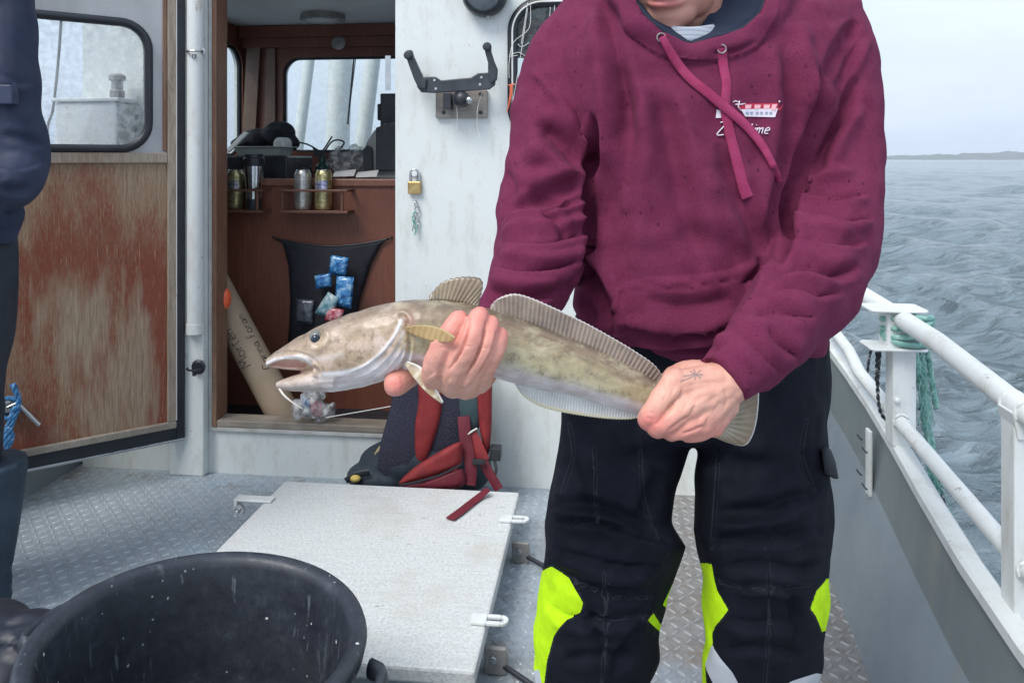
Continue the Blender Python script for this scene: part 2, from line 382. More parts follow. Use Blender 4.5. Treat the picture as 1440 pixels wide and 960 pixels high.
def island(name, pts, y, label):
    mb = MB(); rows = []
    xs = np.linspace(pts[0][0], pts[-1][0], 160); hh = np.interp(xs, [p[0] for p in pts], [p[1] for p in pts])
    for j, t in enumerate(np.linspace(0, 1, 9)):
        z = np.array([h*math.sin(t*math.pi)*(.8+.45*mnoise.noise(Vector((x*.012, t*4, 3)))+.2*mnoise.noise(Vector((x*.05, t*9, 1)))) for x, h in zip(xs, hh)])
        rows.append(np.stack([xs, y+600*(t-.5)+0*xs, SEA_Z-.5+np.maximum(z, 0)], -1))
    mb.sheet(rows)
    mb.build(name, M('far_island_ground', (.10, .13, .13), (.16, .18, .18), .9, ns=.02, bs=.2), None, smooth=True, kind='structure')
island('distant_island', [(1150, 0), (1250, 20), (1380, 26), (1500, 22), (1600, 34), (1750, 40), (1870, 34), (1950, 24), (2020, 6), (2050, 0)], 3500, '')
island('far_coast', [(-3000, 20), (-2200, 55), (-1200, 35), (-200, 48), (500, 20), (800, 0)], 4600, '')

# haze box round everything
HZ = MB().box2((-5300, -5300, SEA_Z-9), (5300, 5300, 90))
hm = bpy.data.materials.new('sea_haze'); hm.use_nodes = True; t = hm.node_tree; t.nodes.clear(); o = t.nodes.new('ShaderNodeOutputMaterial')
pv = t.nodes.new('ShaderNodeVolumePrincipled'); pv.inputs['Color'].default_value = (.93, .96, 1, 1); pv.inputs['Density'].default_value = .00012; pv.inputs['Anisotropy'].default_value = .2
t.links.new(pv.outputs[0], o.inputs['Volume']); HZ.build('haze', hm, None, kind='stuff')

# ---- deck: one steel tread-plate sheet with its raised lozenges
XR, XL, YW = .67, -2.15, 3.04
def xr(y): return np.interp(y, [-2, 1.8, 2.4, 3.4, 5, 6.5, 7.6], [.60, .64, .69, .72, .55, 0.0, -.72])
def build_deck():
    mb = MB(); mb.add([(XL-.1, -2.5, 0), (.72, -2.5, 0), (.74, YW+.1, 0), (XL-.1, YW+.1, 0)], [(0, 1, 2, 3)])
    vs = []; fs = []; p = .034; k = 0
    for i in range(int(3.6/p)):
        for j in range(int(2.95/p)):
            x = -2.13+(j+.5)*p; y = -.55+(i+.5)*p
            if x > xr(y)+.01 or y > YW-.01 or x > .8: continue
            a = R(45) if (i+j) % 2 else R(-45); ca, sa = math.cos(a), math.sin(a)
            L, W, h = .0158, .0052, .0034
            L *= random.uniform(.93, 1.05)
            base = [(-L, 0, 0), (-L*.5, -W, 0), (L*.5, -W, 0), (L, 0, 0), (L*.5, W, 0), (-L*.5, W, 0), (-L*.55, 0, h), (L*.55, 0, h)]
            vs += [(x+ca*u-sa*q, y+sa*u+ca*q, z+.0002) for u, q, z in base]
            fs += [tuple(k+c for c in f) for f in ((0, 1, 6), (1, 2, 7, 6), (2, 3, 7), (3, 4, 7), (4, 5, 6, 7), (5, 0, 6))]; k += 8
    mb.add(vs, fs)
    n = NT('wet_tread_plate'); big = n.noise(1.5, 6, .62); fine = n.noise(30, 6, .7)
    x = n.math('ADD', n.sep(0), n.math('MULTIPLY', n.math('SUBTRACT', big, .5), .9))
    blue = n.ramp(x, [(.45, 1.0), (.62, 0.0)])     # the port side still carries its blue grey paint
    paint = n.ramp(fine, [(.3, (.25, .30, .335)), (.7, (.38, .44, .48))]); worn = n.ramp(fine, [(.3, (.14, .132, .125)), (.7, (.27, .265, .26))])
    col = n.mix(blue, worn, paint)
    pale = n.ramp(n.noise(2.1, 5, .6), [(.56, 0.0), (.7, .6)]); col = n.mix(pale, col, (.30, .40, .50))
    rust = n.ramp(n.noise(3.7, 7, .7), [(.56, 0.0), (.68, .85)]); col = n.mix(rust, col, (.17, .12, .075))
    grit = n.ramp(n.noise(90, 3, .6), [(.62, 0.0), (.7, .6)]); col = n.mix(grit, col, (.09, .08, .07))
    # wear on the crowns of the lozenges
    crown = n.ramp(n.sep(2), [(.001, 0.0), (.003, .75)]); col = n.mix(crown, col, (.42, .44, .45))
    m = n.set(col=col, rough=n.ramp(n.noise(5, 5, .6), [(.35, .30), (.65, .58)]), metal=.08, nrm=n.bump(fine, .25, .0015))
    o = mb.build('deck', m, None, kind='structure', origin=(-.7, 1.2, 0))
build_deck()
# foredeck in front of the wheelhouse and the hull below
ys = np.linspace(4.55, 7.6, 14)
fd = MB(); c = -.72
poly = [(xr(y)+.06, y, .45) for y in ys]+[(2*c-xr(y)-.06, y, .45) for y in ys[::-1]]
fd.prism(poly, (0, 0, .03)); fd.build('foredeck', GREYPAINT, None, kind='structure')

# ---- bulwarks: starboard and port, swept along the deck edge
def bulwark(side, name, label):
    ys = np.concatenate([np.linspace(-2.4, 3.2, 24), np.linspace(3.4, 7.58, 22)])
    def X(y, o_): b = xr(y)+o_; return b if side > 0 else 2*c-b-(.02 if side < 0 else 0)
    rt = thing(name, label, 'bulwark', (X(1.5, .1), 1.5, 0))
    capz = np.interp(ys, [-2.4, 1.49, 2.77, 7.6], [.29, .392, .575, 1.02]); crz = capz-.185
    lo = MB(); rows = []
    for y, cz, kz in zip(ys, capz, crz): rows.append([(X(y, 0), y, 0), (X(y, .045), y, kz*.5), (X(y, .095), y, kz)])
    lo.sheet([np.array(r) for r in rows]); lo.build('lower_plate', GREYPAINT, rt, smooth=True)
    up = MB(); up.sheet([np.array([(X(y, .095), y, kz), (X(y, .097), y, kz+.006), (X(y, .115), y, cz)]) for y, cz, kz in zip(ys, capz, crz)])
    up.build('upper_plate', m_bulwark('upper_bulwark_paint', (.135, .165, .175), (.17, .20, .205)), rt, smooth=True)
    ou = MB(); ou.sheet([np.array([(X(y, .146), y, cz), (X(y, .13), y, .1), (X(y, -.02), y, -.6), (X(y, -.3), y, -1.3)]) for y, cz in zip(ys, capz)])
    ou.build('hull_side', m_white_paint('hull_paint', (.62, .66, .68)), rt, smooth=True)
    cp = MB(); rings = []
    for y, cz in zip(ys, capz): rings.append(np.array([(X(y, .106), y, cz-.012), (X(y, .106), y, cz+.012), (X(y, .114), y, cz+.018), (X(y, .146), y, cz+.018), (X(y, .154), y, cz+.01), (X(y, .154), y, cz-.012)]))
    cp.loft(rings); cp.build('cap_rail', WHITE_CLEAN, rt)
    return rt, X, ys, capz
SB, SBX, sby, sbcap = bulwark(1, 'steel_bulwark', 'grey painted steel bulwark with white cap rail between the fisherman and the open sea')
PB, PBX, _, _ = bulwark(-1, 'steel_bulwark', 'grey steel bulwark behind the open weathered door at the left edge')
# stringer cleat with rings on the inner face
def capat(y): return float(np.interp(y, sby, sbcap))
fl = MB(); q = onX(1224, 640, .775)
fl.box((q[0]-.004, q[1], q[2]-.02), (.010, .035, .19)); fl.build('cleat_bar', WHITE_CLEAN, SB, bevel=.003)
for k, (a, b) in enumerate(((1215, 615), (1222, 633), (1214, 664), (1222, 684))):
    s_ = onX(a, b, .765); MB().tube([s_+np.array([-.012, -.02, 0]), s_+np.array([-.014, 0, 0]), s_+np.array([-.012, .02, 0])], .0025, 6).build('cleat_pin', RUBBER, SB)

# ---- rail
def build_rail():
    rt = thing('white_safety_rail', 'white tubular steel safety rail with two pipes on posts along the bulwark above the sea', 'railing', (.8, 1.5, .4))
    def rx(y): return xr(y)+.80-.66-.015*(y > 2.4)
    ys = np.linspace(-2.2, 3.3, 30)
    def zt(y): return float(np.interp(y, [-2.2, 1.49, 2.0, 2.8, 3.4, 7], [.66, .79, .845, .875, .9, 1.3]))
    def zl(y): return float(np.interp(y, [-2.2, 1.6, 2.19, 2.9, 7], [.4, .505, .571, .66, 1.15]))
    ys2 = np.concatenate([ys, np.linspace(3.5, 7.3, 12)])
    MB().tube([(.80 if y < 2.6 else rx(y), y, zt(y)) for y in ys2], .0245, 18).build('top_pipe', WHITE_CLEAN, rt, smooth=True)
    MB().tube([(.80 if y < 2.6 else rx(y), y, zl(y)) for y in ys2], .019, 18).build('lower_pipe', WHITE_CLEAN, rt, smooth=True)
    for y in (-1.6, -.1, 1.60, 2.23, 3.35, 4.6, 5.8):
        x = .80 if y < 2.6 else float(rx(y)); b = MB()
        if abs(y-2.23) < .01:
            b.box((x+.008, y, (capat(y)+.012+zt(y))/2), (.06, .055, zt(y)-capat(y)-.012))
        else:
            ex_d = .14 if y < 2 else -.014; b.box((x+.010, y, (capat(y)-ex_d+zt(y))/2-.01), (.05 if y > 2 else .07, .05, zt(y)-capat(y)+ex_d-.02))
            b.prism([(x-.02, y-.03, zt(y)-.05), (x+.04, y-.03, zt(y)-.05), (x+.05, y-.03, zt(y)), (x-.03, y-.03, zt(y))], (0, .06, 0))
        for zz, rr2 in ((zt(y), .0245), (zl(y), .019)):
            for sgn in (-1, 1):
                a = np.linspace(0, 2*math.pi, 17)[:-1]; b.tube(np.stack([x+(rr2+.001)*np.cos(a), y+sgn*.028+.002*np.sin(5*a), zz+(rr2+.001)*np.sin(a)], 1), .004, 6, closed=True)
        b.build('post', WHITE_CLEAN, rt, bevel=.005)
    # bracket head with two flat plates on the post with the ropes
    y = 2.23; x = .80; z = zt(y); h = MB()
    def plate(z0): 
        pts = [(x-.085, y-.045), (x-.075, y-.055), (x+.055, y-.055), (x+.065, y-.04), (x+.065, y+.045), (x+.055, y+.055), (x-.075, y+.055), (x-.085, y+.045)]
        h.prism([(a, b_, z0) for a, b_ in pts], (0, 0, .008))
    plate(z+.018); plate(z-.085); h.box((x+.0, y, z-.034), (.075, .07, .096)); h.build('bracket_head', WHITE_CLEAN, rt, bevel=.004)
    MB().lathe((x-.012, y-.0275, z-.22), [(.008, 0), (.008, .006), (.004, .009)], 8, axis=(0, -1, 0)).build('bolt', WHITE_CLEAN, rt)
build_rail()

# ---- ropes on the rail post
def m_rope(name, a, b, c_):
    n = NT(name); v = n.map((1, 1, 1)); w_ = n.noise(70, 2, .5, v)
    return n.set(col=n.ramp(w_, [(.36, a), (.44, b), (.6, b), (.68, c_)]), rough=.8, nrm=n.bump(n.noise(260, 3), .7, .002))
TEAL = m_rope('teal_rope_fibre', (.12, .30, .27), (.24, .46, .40), (.42, .58, .53)); BRAID = m_rope('dark_flecked_cord', (.02, .025, .03), (.06, .07, .08), (.5, .5, .5))
BLUE = m_rope('blue_rope_fibre', (.03, .12, .28), (.07, .24, .48), (.30, .48, .66)); WSTR = M('white_string', (.7, .7, .66), (.8, .8, .76), .7)
def rope(mb, pts, r, strands=3, pitch=None, sub=8, m=0):
    p, _ = crom(np.array(pts, float), np.zeros(len(pts)), sub); t = np.gradient(p, axis=0); t /= np.linalg.norm(t, axis=1)[:, None]+1e-9
    s = np.concatenate([[0], np.cumsum(np.linalg.norm(np.diff(p, axis=0), axis=1))]); n = max(12, int(s[-1]/(r*.9)))
    ss = np.linspace(0, s[-1], n); p = np.stack([np.interp(ss, s, p[:, i]) for i in range(3)], 1); t = np.gradient(p, axis=0); t /= np.linalg.norm(t, axis=1)[:, None]
    u = np.cross(t, [.3, 1, .2]); u /= np.linalg.norm(u, axis=1)[:, None]; v = np.cross(t, u); pitch = pitch or r*8
    for k in range(strands):
        a = ss/pitch*2*math.pi+2*math.pi*k/strands
        mb.tube(p+r*.52*(np.cos(a)[:, None]*u+np.sin(a)[:, None]*v), r*.56, 6, m=m)
    return mb
y0 = 2.23; d0 = 2.2
mb = MB()
for k in range(4):                                                     # turns round the post
    z = .80+k*.016; a = np.linspace(0, 2*math.pi, 14)[:-1]
    mb.tube(np.stack([.825+.062*np.cos(a), y0+.052*np.sin(a), z+.012*np.sin(a+k)], 1), .0085, 6, closed=True)
rope(mb, [P(1281, 455, 2.10), P(1284, 490, 2.12), P(1292, 525, 2.14), P(1298, 560, 2.16), P(1302, 600, 2.17), P(1310, 628, 2.18), P(1309, 655, 2.18), P(1318, 690, 2.18), P(1330, 725, 2.2), P(1342, 755, 2.2)], .0115)
rope(mb, [P(1284, 455, 2.13), P(1295, 495, 2.15), P(1300, 540, 2.16), P(1305, 580, 2.17), P(1306, 625, 2.18), P(1315, 665, 2.19)], .009)
rope(mb, [P(1295, 462, 2.13), P(1305, 500, 2.15), P(1311, 540, 2.16), P(1317, 574, 2.17)], .008)
for k in range(46):                                                    # frayed strands
    i0 = random.uniform(455, 690); l_ = random.uniform(30, 75); jx = lambda y: float(np.interp(y, [455, 500, 560, 600, 655, 690, 755], [1284, 1288, 1300, 1303, 1310, 1319, 1342])); o1, o2, o3 = (random.uniform(-7, 8) for _ in range(3))
    mb.tube([P(jx(i0)+o1*.4, i0, 2.13), P(jx(i0+l_*.4)+o2, i0+l_*.4, 2.12+random.uniform(-.01, .02)), P(jx(i0+l_*.8)+o3*1.5, i0+l_*.8, 2.13), P(jx(i0+l_)+o3*1.9, i0+l_, 2.14)], .0014, 4, smooth=3)
mb.build('rope', TEAL, None, smooth=True, label='frayed teal rope wound round the rail post and hanging over the side', cat='rope', group='ropes on the rail')
mb = MB()
for pts, r in (([(1240, 470), (1237, 500), (1234, 540), (1237, 575), (1245, 590)], .005), ([(1226, 488), (1222, 505), (1220, 523)], .004), ([(1233, 488), (1233, 515), (1232, 536)], .0045),
               ([(1278, 490), (1280, 530), (1276, 565), (1272, 590), (1264, 640), (1262, 655)], .0045), ([(1283, 490), (1288, 520), (1286, 545)], .004), ([(1274, 583), (1285, 578), (1299, 572)], .0035),
               ([(1262, 610), (1265, 640), (1266, 655)], .003), ([(1305, 640), (1316, 660), (1322, 690), (1332, 720), (1343, 748), (1345, 752)], .006)):
    rope(mb, [P(a, b, 2.16+.006*i) for i, (a, b) in enumerate(pts)], r, 2)
mb.build('rope', BRAID, None, smooth=True, label='thin dark flecked cords knotted round the rail post with short hanging ends', cat='cord', group='ropes on the rail')

# ================================================================== WHEELHOUSE
def frame_pt(fr, u, v, w_=0): return fr[0]+u*fr[1]+v*fr[2]+w_*fr[3]
def rrect(x0, x1, y0, y1, r, n=8):
    p = []
    for cx, cy, a in ((x1-r, y1-r, 0), (x0+r, y1-r, 90), (x0+r, y0+r, 180), (x1-r, y0+r, 270)):
        for k in range(n+1): t = R(a+90*k/n); p.append((cx+r*math.cos(t), cy+r*math.sin(t)))
    return np.array(p)
def holed(mb, fr, outer, hole, th, m=0):
    """flat panel with a rounded opening; outer = (x0,x1,y0,y1), hole = closed loop of 2-D points"""
    cx, cy = hole.mean(0); n = len(hole); o2 = []
    hx0, hy0 = hole.min(0); hx1, hy1 = hole.max(0)
    for (a, b) in hole:                                      # match corner fans to corners and sides
        u = outer[0] if a < hx0+1e-9+(hx1-hx0)*.0 else None
        sx = (a-cx)/(hx1-hx0)*2; sy = (b-cy)/(hy1-hy0)*2
        if abs(sx) > abs(sy): X = outer[1] if sx > 0 else outer[0]; t = (sy/abs(sx)+1)/2; Y = outer[2]+t*(outer[3]-outer[2])
        else: Y = outer[3] if sy > 0 else outer[2]; t = (sx/abs(sy)+1)/2; X = outer[0]+t*(outer[1]-outer[0])
        o2.append((X, Y))
    # add exact corners
    A = [frame_pt(fr, a, b, 0) for a, b in hole]; B = [frame_pt(fr, a, b, 0) for a, b in o2]
    C = [frame_pt(fr, a, b, th) for a, b in hole]; D = [frame_pt(fr, a, b, th) for a, b in o2]
    vs = A+B+C+D; fs = []
    for i in range(n):
        j = (i+1) % n
        fs += [(i, j, n+j, n+i), (2*n+j, 2*n+i, 3*n+i, 3*n+j), (j, i, 2*n+i, 2*n+j), (n+i, n+j, 3*n+j, 3*n+i)]
    for (X, Y) in ((outer[0], outer[2]), (outer[1], outer[2]), (outer[1], outer[3]), (outer[0], outer[3])):
        for i in range(n):
            j = (i+1) % n
            if (o2[i][0] != o2[j][0]) and (o2[i][1] != o2[j][1]) and abs(o2[i][0]-X)+abs(o2[i][1]-Y)+abs(o2[j][0]-X)+abs(o2[j][1]-Y) <= (abs(o2[i][0]-o2[j][0])+abs(o2[i][1]-o2[j][1]))*1.01:
                k = len(vs); vs += [frame_pt(fr, X, Y, 0), frame_pt(fr, X, Y, th)]; fs += [(n+i, n+j, k), (3*n+j, 3*n+i, k+1)]
    mb.add(vs, fs, m)
WX0, WX1 = -2.15, .44
dl, dr = onY(303, 400, YW)[0], onY(556, 400, YW)[0]
sill = onY(430, 598, YW)[2]
WH = thing('wheelhouse', 'white painted wheelhouse with an open doorway, weathered wooden door and rubber sealed windows', 'wheelhouse', (-.85, YW, 0))
frA = (np.array([0, YW, 0.]), np.array([1, 0, 0.]), np.array([0, 0, 1.]), np.array([0, 1, 0.]))
wl = onY(722, 190, YW); wt = onY(760, 6, YW)[2]
AWH = rrect(wl[0]+.012, .20, wl[2]+.005, wt-.008, .10, 10)
TH = .05; ROOFZ = 2.12
mb = MB(); mb.box2((WX0, YW, -.02), (dl-.012, YW+TH, ROOFZ)); mb.box2((dl-.012, YW, -.02), (dr, YW+TH, sill-.012))
mb.box2((dl-.012, YW, 2.0), (dr, YW+TH, ROOFZ))
mb.box2((dr, YW, -.02), (wl[0]-.10, YW+TH, ROOFZ)); mb.box2((wl[0]-.10, YW, -.02), (WX1, YW+TH, wl[2]-.1))
holed(mb, frA, (wl[0]-.10, WX1, wl[2]-.1, ROOFZ), AWH, TH)
# starboard outer side
mb.box2((WX1-TH, YW+TH, -.02), (WX1, 4.5, ROOFZ))
frL = (np.array([WX0, 0, 0.]), np.array([0, 1, 0.]), np.array([0, 0, 1.]), np.array([1, 0, 0.]))
LH = rrect(3.5, 4.40, 1.30, 1.93, .12, 8)
mb.box2((WX0, YW+TH, -.02), (WX0+.04, 4.5, 1.2)); holed(mb, frL, (YW+TH, 4.5, 1.2, ROOFZ), LH, .04)
YF = 4.42
frF = (np.array([0, YF, 0.]), np.array([1, 0, 0.]), np.array([0, 0, 1.]), np.array([0, 1, 0.]))
f0 = onY(397, 214, YF); f1 = onY(470, 80, YF)
fx = [(f0[0], f0[0]+.98), (f0[0]+1.07, WX1-.12)]
mb.box2((WX0+.04, YF+.02, -.02), (WX1-TH, YF+.08, 1.2))
FH = []
sx = WX0+.04
for i, (a, b) in enumerate(fx):
    ex = (fx[0][1]+fx[1][0])/2 if i == 0 else WX1-TH
    hl = rrect(a, b, f0[2], f1[2], .10, 8); FH.append(hl); holed(mb, (frF[0]+np.array([0, .02, 0]), *frF[1:]), (sx, ex, 1.2, ROOFZ), hl, .06); sx = ex
mb.build('wall', WHITE, WH)
# pillar and raised jamb at the hinge side
pj = onY(246, 400, YW)[0]; pm = onY(262, 400, YW)[0]; pe = onY(292, 400, YW)[0]
mb = MB().box2((pj, YW-.045, 0), (dl-.028, YW-.001, ROOFZ)); mb.build('door_jamb_plate', WHITE, WH, bevel=.006)
mb = MB(); zt_ = onY(275, 466, YW-.07)[2]; x_ = onY(275, 400, YW-.056)[0]; mb.tube([(x_, YW-.056, zt_), (x_, YW-.056, ROOFZ)], .033, 20); mb.tube([(x_, YW-.056, zt_-.01), (x_, YW-.056, zt_+.03)], .036, 20)
mb.build('drain_pipe', WHITE_CLEAN, WH, smooth='auto')
for py in (72, 520):
    q = onY(271, py, YW-.1); b = MB(); b.lathe((q[0], q[1]+.05, q[2]), [(.028, 0), (.030, .006), (.022, .012), (.020, .02)], 14, axis=(0, -1, 0))
    a = np.linspace(0, math.pi, 9); b.tube(np.stack([q[0]+.032*np.cos(a), q[1]+.02-.028*np.sin(a), q[2]+0*a], 1), .0045, 8); b.lathe((q[0], q[1]+.012, q[2]-.026), [(.008, 0), (.008, .016)], 8, axis=(0, 0, 1)); b.build('pipe_clip', STEEL if py < 100 else RUBBER, WH, smooth='auto')
# white locker on the wall seen through the door glass
# roof, with overhang
MB().box2((WX0-.05, YW-.06, ROOFZ), (WX1+.05, 4.6, ROOFZ+.05)).build('roof', WHITE_CLEAN, WH, bevel=.012)
MB().box2((WX0+.042, YW+TH, 2.055), (WX1-TH-.002, YF+.018, 2.06)).build('ceiling', M('pale_cabin_ceiling', (.70, .72, .74), (.76, .78, .80), .5, bs=12, bd=.006), WH)
# lining: dark wood on the front and sides
ln = MB(); sx = WX0+.055
for i, hl in enumerate(FH):
    ex = (fx[0][1]+fx[1][0])/2 if i == 0 else WX1-TH-.014
    holed(ln, frF, (sx, ex, 1.2, 2.05), hl, .018); sx = ex
ln.box2((WX0+.055, YF, 0), (WX1-TH-.014, YF+.018, 1.2))
holed(ln, (frL[0]+np.array([.041, 0, 0]), *frL[1:]), (YW+TH, YF, 1.2, 2.05), LH, .012); ln.box2((WX0+.041, YW+TH, 0), (WX0+.053, YF, 1.2))
ln.box2((WX1-TH-.013, YW+TH, 0), (WX1-TH-.001, YF, 2.05)); ln.box2((dr+.02, YW+TH+.001, .2), (WX1-TH-.014, YW+TH+.008, .9))
ln.box2((WX0+.06, YF-.05, 1.93), (WX1-.07, YF-.002, 2.05)); ln.box2((WX0+.06, YF-.09, 1.985), (WX1-.07, YF-.052, 2.05))
ln.build('wood_lining', CABINWOOD, WH)
MB().box2((WX0+.05, YW+TH, .1), (WX1-TH-.02, YF, .13)).build('cabin_floor', RUBBER, WH)
cu = MB(); q0 = onY(350, 150, YF-.03)[0]; q1 = onY(374, 150, YF-.03)[0]
cu.prism([(q0-.05, YF-.03, 1.3), (q0+.03, YF-.03, 1.3), (q0+.07, YF-.03, 1.98), (q0-.01, YF-.03, 1.98)], (0, .025, 0)); cu.prism([(q1-.02, YF-.02, 1.3), (q1+.05, YF-.02, 1.3), (q1+.05, YF-.02, 1.98), (q1, YF-.02, 1.98)], (0, .012, 0))
cu.build('pillar_trim', M('pillar_wood', (.14, .085, .065), (.2, .13, .1), .5), WH)
# window seals and panes
def pane(fr, loop, th, name_par, glass, seal_r=.012, seal_mat=None, n_in=0):
    fm = MB(); pts = [frame_pt(fr, a, b, th) for a, b in loop]
    fm.tube(pts, seal_r, 8, closed=True)
    o = fm.build('window_seal', seal_mat or RUBBER, name_par, smooth=True)
    g = MB(); g.prism([frame_pt(fr, a, b, th+.0) for a, b in loop], fr[3]*.004); g.build('window_pane', glass, name_par)
CLEAR = glassmat('cabin_window_glass', (.93, .96, .96), dirt=.06); DOORGL = glassmat('rain_spotted_door_glass', (.93, .95, .96), dirt=.30)
wn = None
for hl in FH: pane(frF, hl, .03, WH, CLEAR, .014)
pane(frL, LH, .03, WH, CLEAR, .014)
# aft window: broad black rubber seal with a pale filler strip
loop = AWH; cxy = loop.mean(0)
def grow(lp, g): 
    x0, z0 = lp.min(0); x1, z1 = lp.max(0); return rrect(x0-g, x1+g, z0-g, z1+g, .10+g, 10)
sm_ = MB()
inner, outer_ = grow(loop, -.004), grow(loop, .034)
rings = [[frame_pt(frA, *outer_[i], -.001), frame_pt(frA, *outer_[i], -.012), frame_pt(frA, *((outer_[i]+inner[i])/2), -.018), frame_pt(frA, *inner[i], -.012), frame_pt(frA, *inner[i], .012)] for i in range(len(loop))]
sm_.loft([np.array(r) for r in rings], closed=True); sl = sm_.build('window_seal', RUBBER, WH, smooth=True)
mid = grow(loop, .014); MB().tube([frame_pt(frA, *q, -.019) for q in mid], .0035, 6, closed=True).build('filler_strip', WSTR, sl, smooth=True)
MB().prism([frame_pt(frA, *q, .008) for q in inner], (0, .004, 0)).build('window_pane', CLEAR, WH)
# door frame: outer aluminium edge, weathered inner stop, sill
fw = MB(); fw.box2((dl-.026, YW-.010, sill-.03), (dl-.008, YW+.06, 2.0)); fw.box2((dl-.026, YW-.012, sill-.034), (dr-.001, YW+.03, sill-.016)); fw.build('door_frame', M('grey_frame_metal', (.42, .41, .38), (.56, .56, .54), .5, ns=14), WH, bevel=.003)
fw = MB(); fw.box2((dl-.008, YW-.016, sill-.016), (dl+.012, YW+.08, 2.0)); fw.build('door_stop', JAMBWOOD, WH, bevel=.003)
fw = MB(); fw.box2((dl+.012, YW-.014, sill-.016), (dr-.002, YW+.075, sill+.012)); fw.build('door_sill', SILLWOOD, WH, bevel=.004)
# strike plate on the far side of the opening
q = onY(549, 104, YW+.09); MB().box((q[0]-.002, YW+.06, q[2]), (.022, .004, .14)).build('strike_plate', STEEL, WH)

# ---- the open door
hx = onY(251, 400, YW-.05)[0]; A0 = np.array([hx, YW-.055, 0.]); e = P(0, 660, 2.80); dz0 = e[2]
du = np.array([e[0]-A0[0], e[1]-A0[1], 0.]); du /= np.linalg.norm(du); nn = np.array([du[1], -du[0], 0.])   # nn points to the viewer side
if np.dot(nn, CAM-A0) < 0: nn = -nn
frD = (A0, du, np.array([0, 0, 1.]), nn)
def onD(px, py, w_=0.02):
    r = ray(px, py); o_ = A0+nn*w_-CAM; t_ = np.dot(o_, nn)/np.dot(r, nn); q_ = CAM+r*t_-A0; return np.array([np.dot(q_, du), q_[2]])
DW = .76; zb = onD(250, 606)[1]; zr = 1.283
DO = MB(); DO.box2((0, 0, 0), (0, 0, 0)) if False else None
wtl = onD(196, 40); wbr = onD(200, 188); wu0 = onD(203, 120)[0]; wz0 = onD(100, 203)[1]; wz1 = onD(100, 30)[1]
DH = rrect(wu0, wu0+.49, wz0, wz1, .085, 8)
mb = MB(); holed(mb, frD, (.03, DW-.03, zr, 2.0), DH, .018); up_ = mb.build('door_upper_panel', M('weathered_grey_plywood', (.34, .34, .35), (.5, .51, .52), .6, ns=5, bs=80, stretch=(1, 1, .4)), WH)
lower = MB(); lower.prism([frame_pt(frD, a, b, 0) for a, b in ((.03, zb+.02), (DW-.03, zb+.02), (DW-.03, zr), (.03, zr))], nn*.018)
door = lower.build('door', DOORWOOD, WH)
def strip(u0, u1, z0, z1, w0, w1, name, mt, par=None, bev=.003):
    mb = MB(); mb.prism([frame_pt(frD, a, b, w0) for a, b in ((u0, z0), (u1, z0), (u1, z1), (u0, z1))], nn*(w1-w0)); return mb.build(name, mt, par or door, bevel=bev)
up_.parent = door
strip(.012, .045, zb+.045, 2.0, .0, .033, 'door_stile', TRIMWOOD); strip(.046, .062, zr+.03, 1.97, .0185, .026, 'edge_bead', JAMBWOOD)
strip(DW-.04, DW-.012, zb+.045, 2.0, .0, .033, 'door_stile', TRIMWOOD)
strip(.046, DW-.041, zr-.018, zr+.022, .0185, .030, 'door_rail', TRIMWOOD); strip(.012, DW-.012, zb+.018, zb+.044, 0, .034, 'door_rail', SILLWOOD)
strip(-.022, .011, zb-.03, 2.03, -.012, .024, 'door_seal', RUBBER); strip(.012, DW+.02, zb-.03, zb+.017, -.012, .024, 'door_seal', RUBBER)
strip(-.022, DW+.02, zb-.042, zb-.031, -.02, .022, 'edge_trim', STEEL); strip(.0115, .0145, zb+.05, 2.0, .0335, .036, 'edge_trim', WHITE_CLEAN, bev=0)
sm_ = MB(); gi, go = DH, rrect(wu0-.030, wu0+.52, wz0-.030, wz1+.030, .115, 8)
sm_.loft([np.array([frame_pt(frD, *go[i], .0185), frame_pt(frD, *go[i], .027), frame_pt(frD, *((go[i]*.5+gi[i]*.5)), .036), frame_pt(frD, *gi[i], .028), frame_pt(frD, *gi[i], .0)]) for i in range(len(gi))], closed=True)
sm_.build('door_window_seal', RUBBER, door, smooth=True)
MB().prism([frame_pt(frD, *q, .006) for q in gi], nn*.004).build('door_window_pane', DOORGL, door)
h0 = onD(25, 567, .05); h1 = onD(55, 597, .05); hb = MB(); hb.tube([frame_pt(frD, *h0, .05), frame_pt(frD, *h1, .05)], .009, 12)
h2 = onD(10, 572, .03); hb.lathe(frame_pt(frD, *h2, .018), [(.036, 0), (.036, .01), (.028, .016), (.014, .017), (.014, .034)], 20, axis=nn); hb.tube([frame_pt(frD, *h2, .045), frame_pt(frD, *h0, .05)], .010, 10)
hb.build('handle', STEEL, door, smooth='auto')
mb = MB(); a = np.linspace(0, 2*math.pi, 15)[:-1]; ctr = h2
mb.tube([frame_pt(frD, ctr[0]+.034*math.cos(t_), ctr[1]+.036*math.sin(t_), .05) for t_ in a], .008, 8, closed=True)
D_ = lambda px, py: frame_pt(frD, *onD(px, py, .055), .055)
rope(mb, [D_(18, 540), D_(26, 562), D_(22, 580), D_(15, 600), D_(12, 625)], .010); rope(mb, [D_(22, 570), D_(14, 590), D_(8, 612), D_(10, 632)], .009); rope(mb, [D_(10, 600), D_(17, 612), D_(12, 628)], .009)
mb.build('rope', BLUE, None, smooth=True, label='blue rope knotted on the handle of the weathered door', cat='rope')

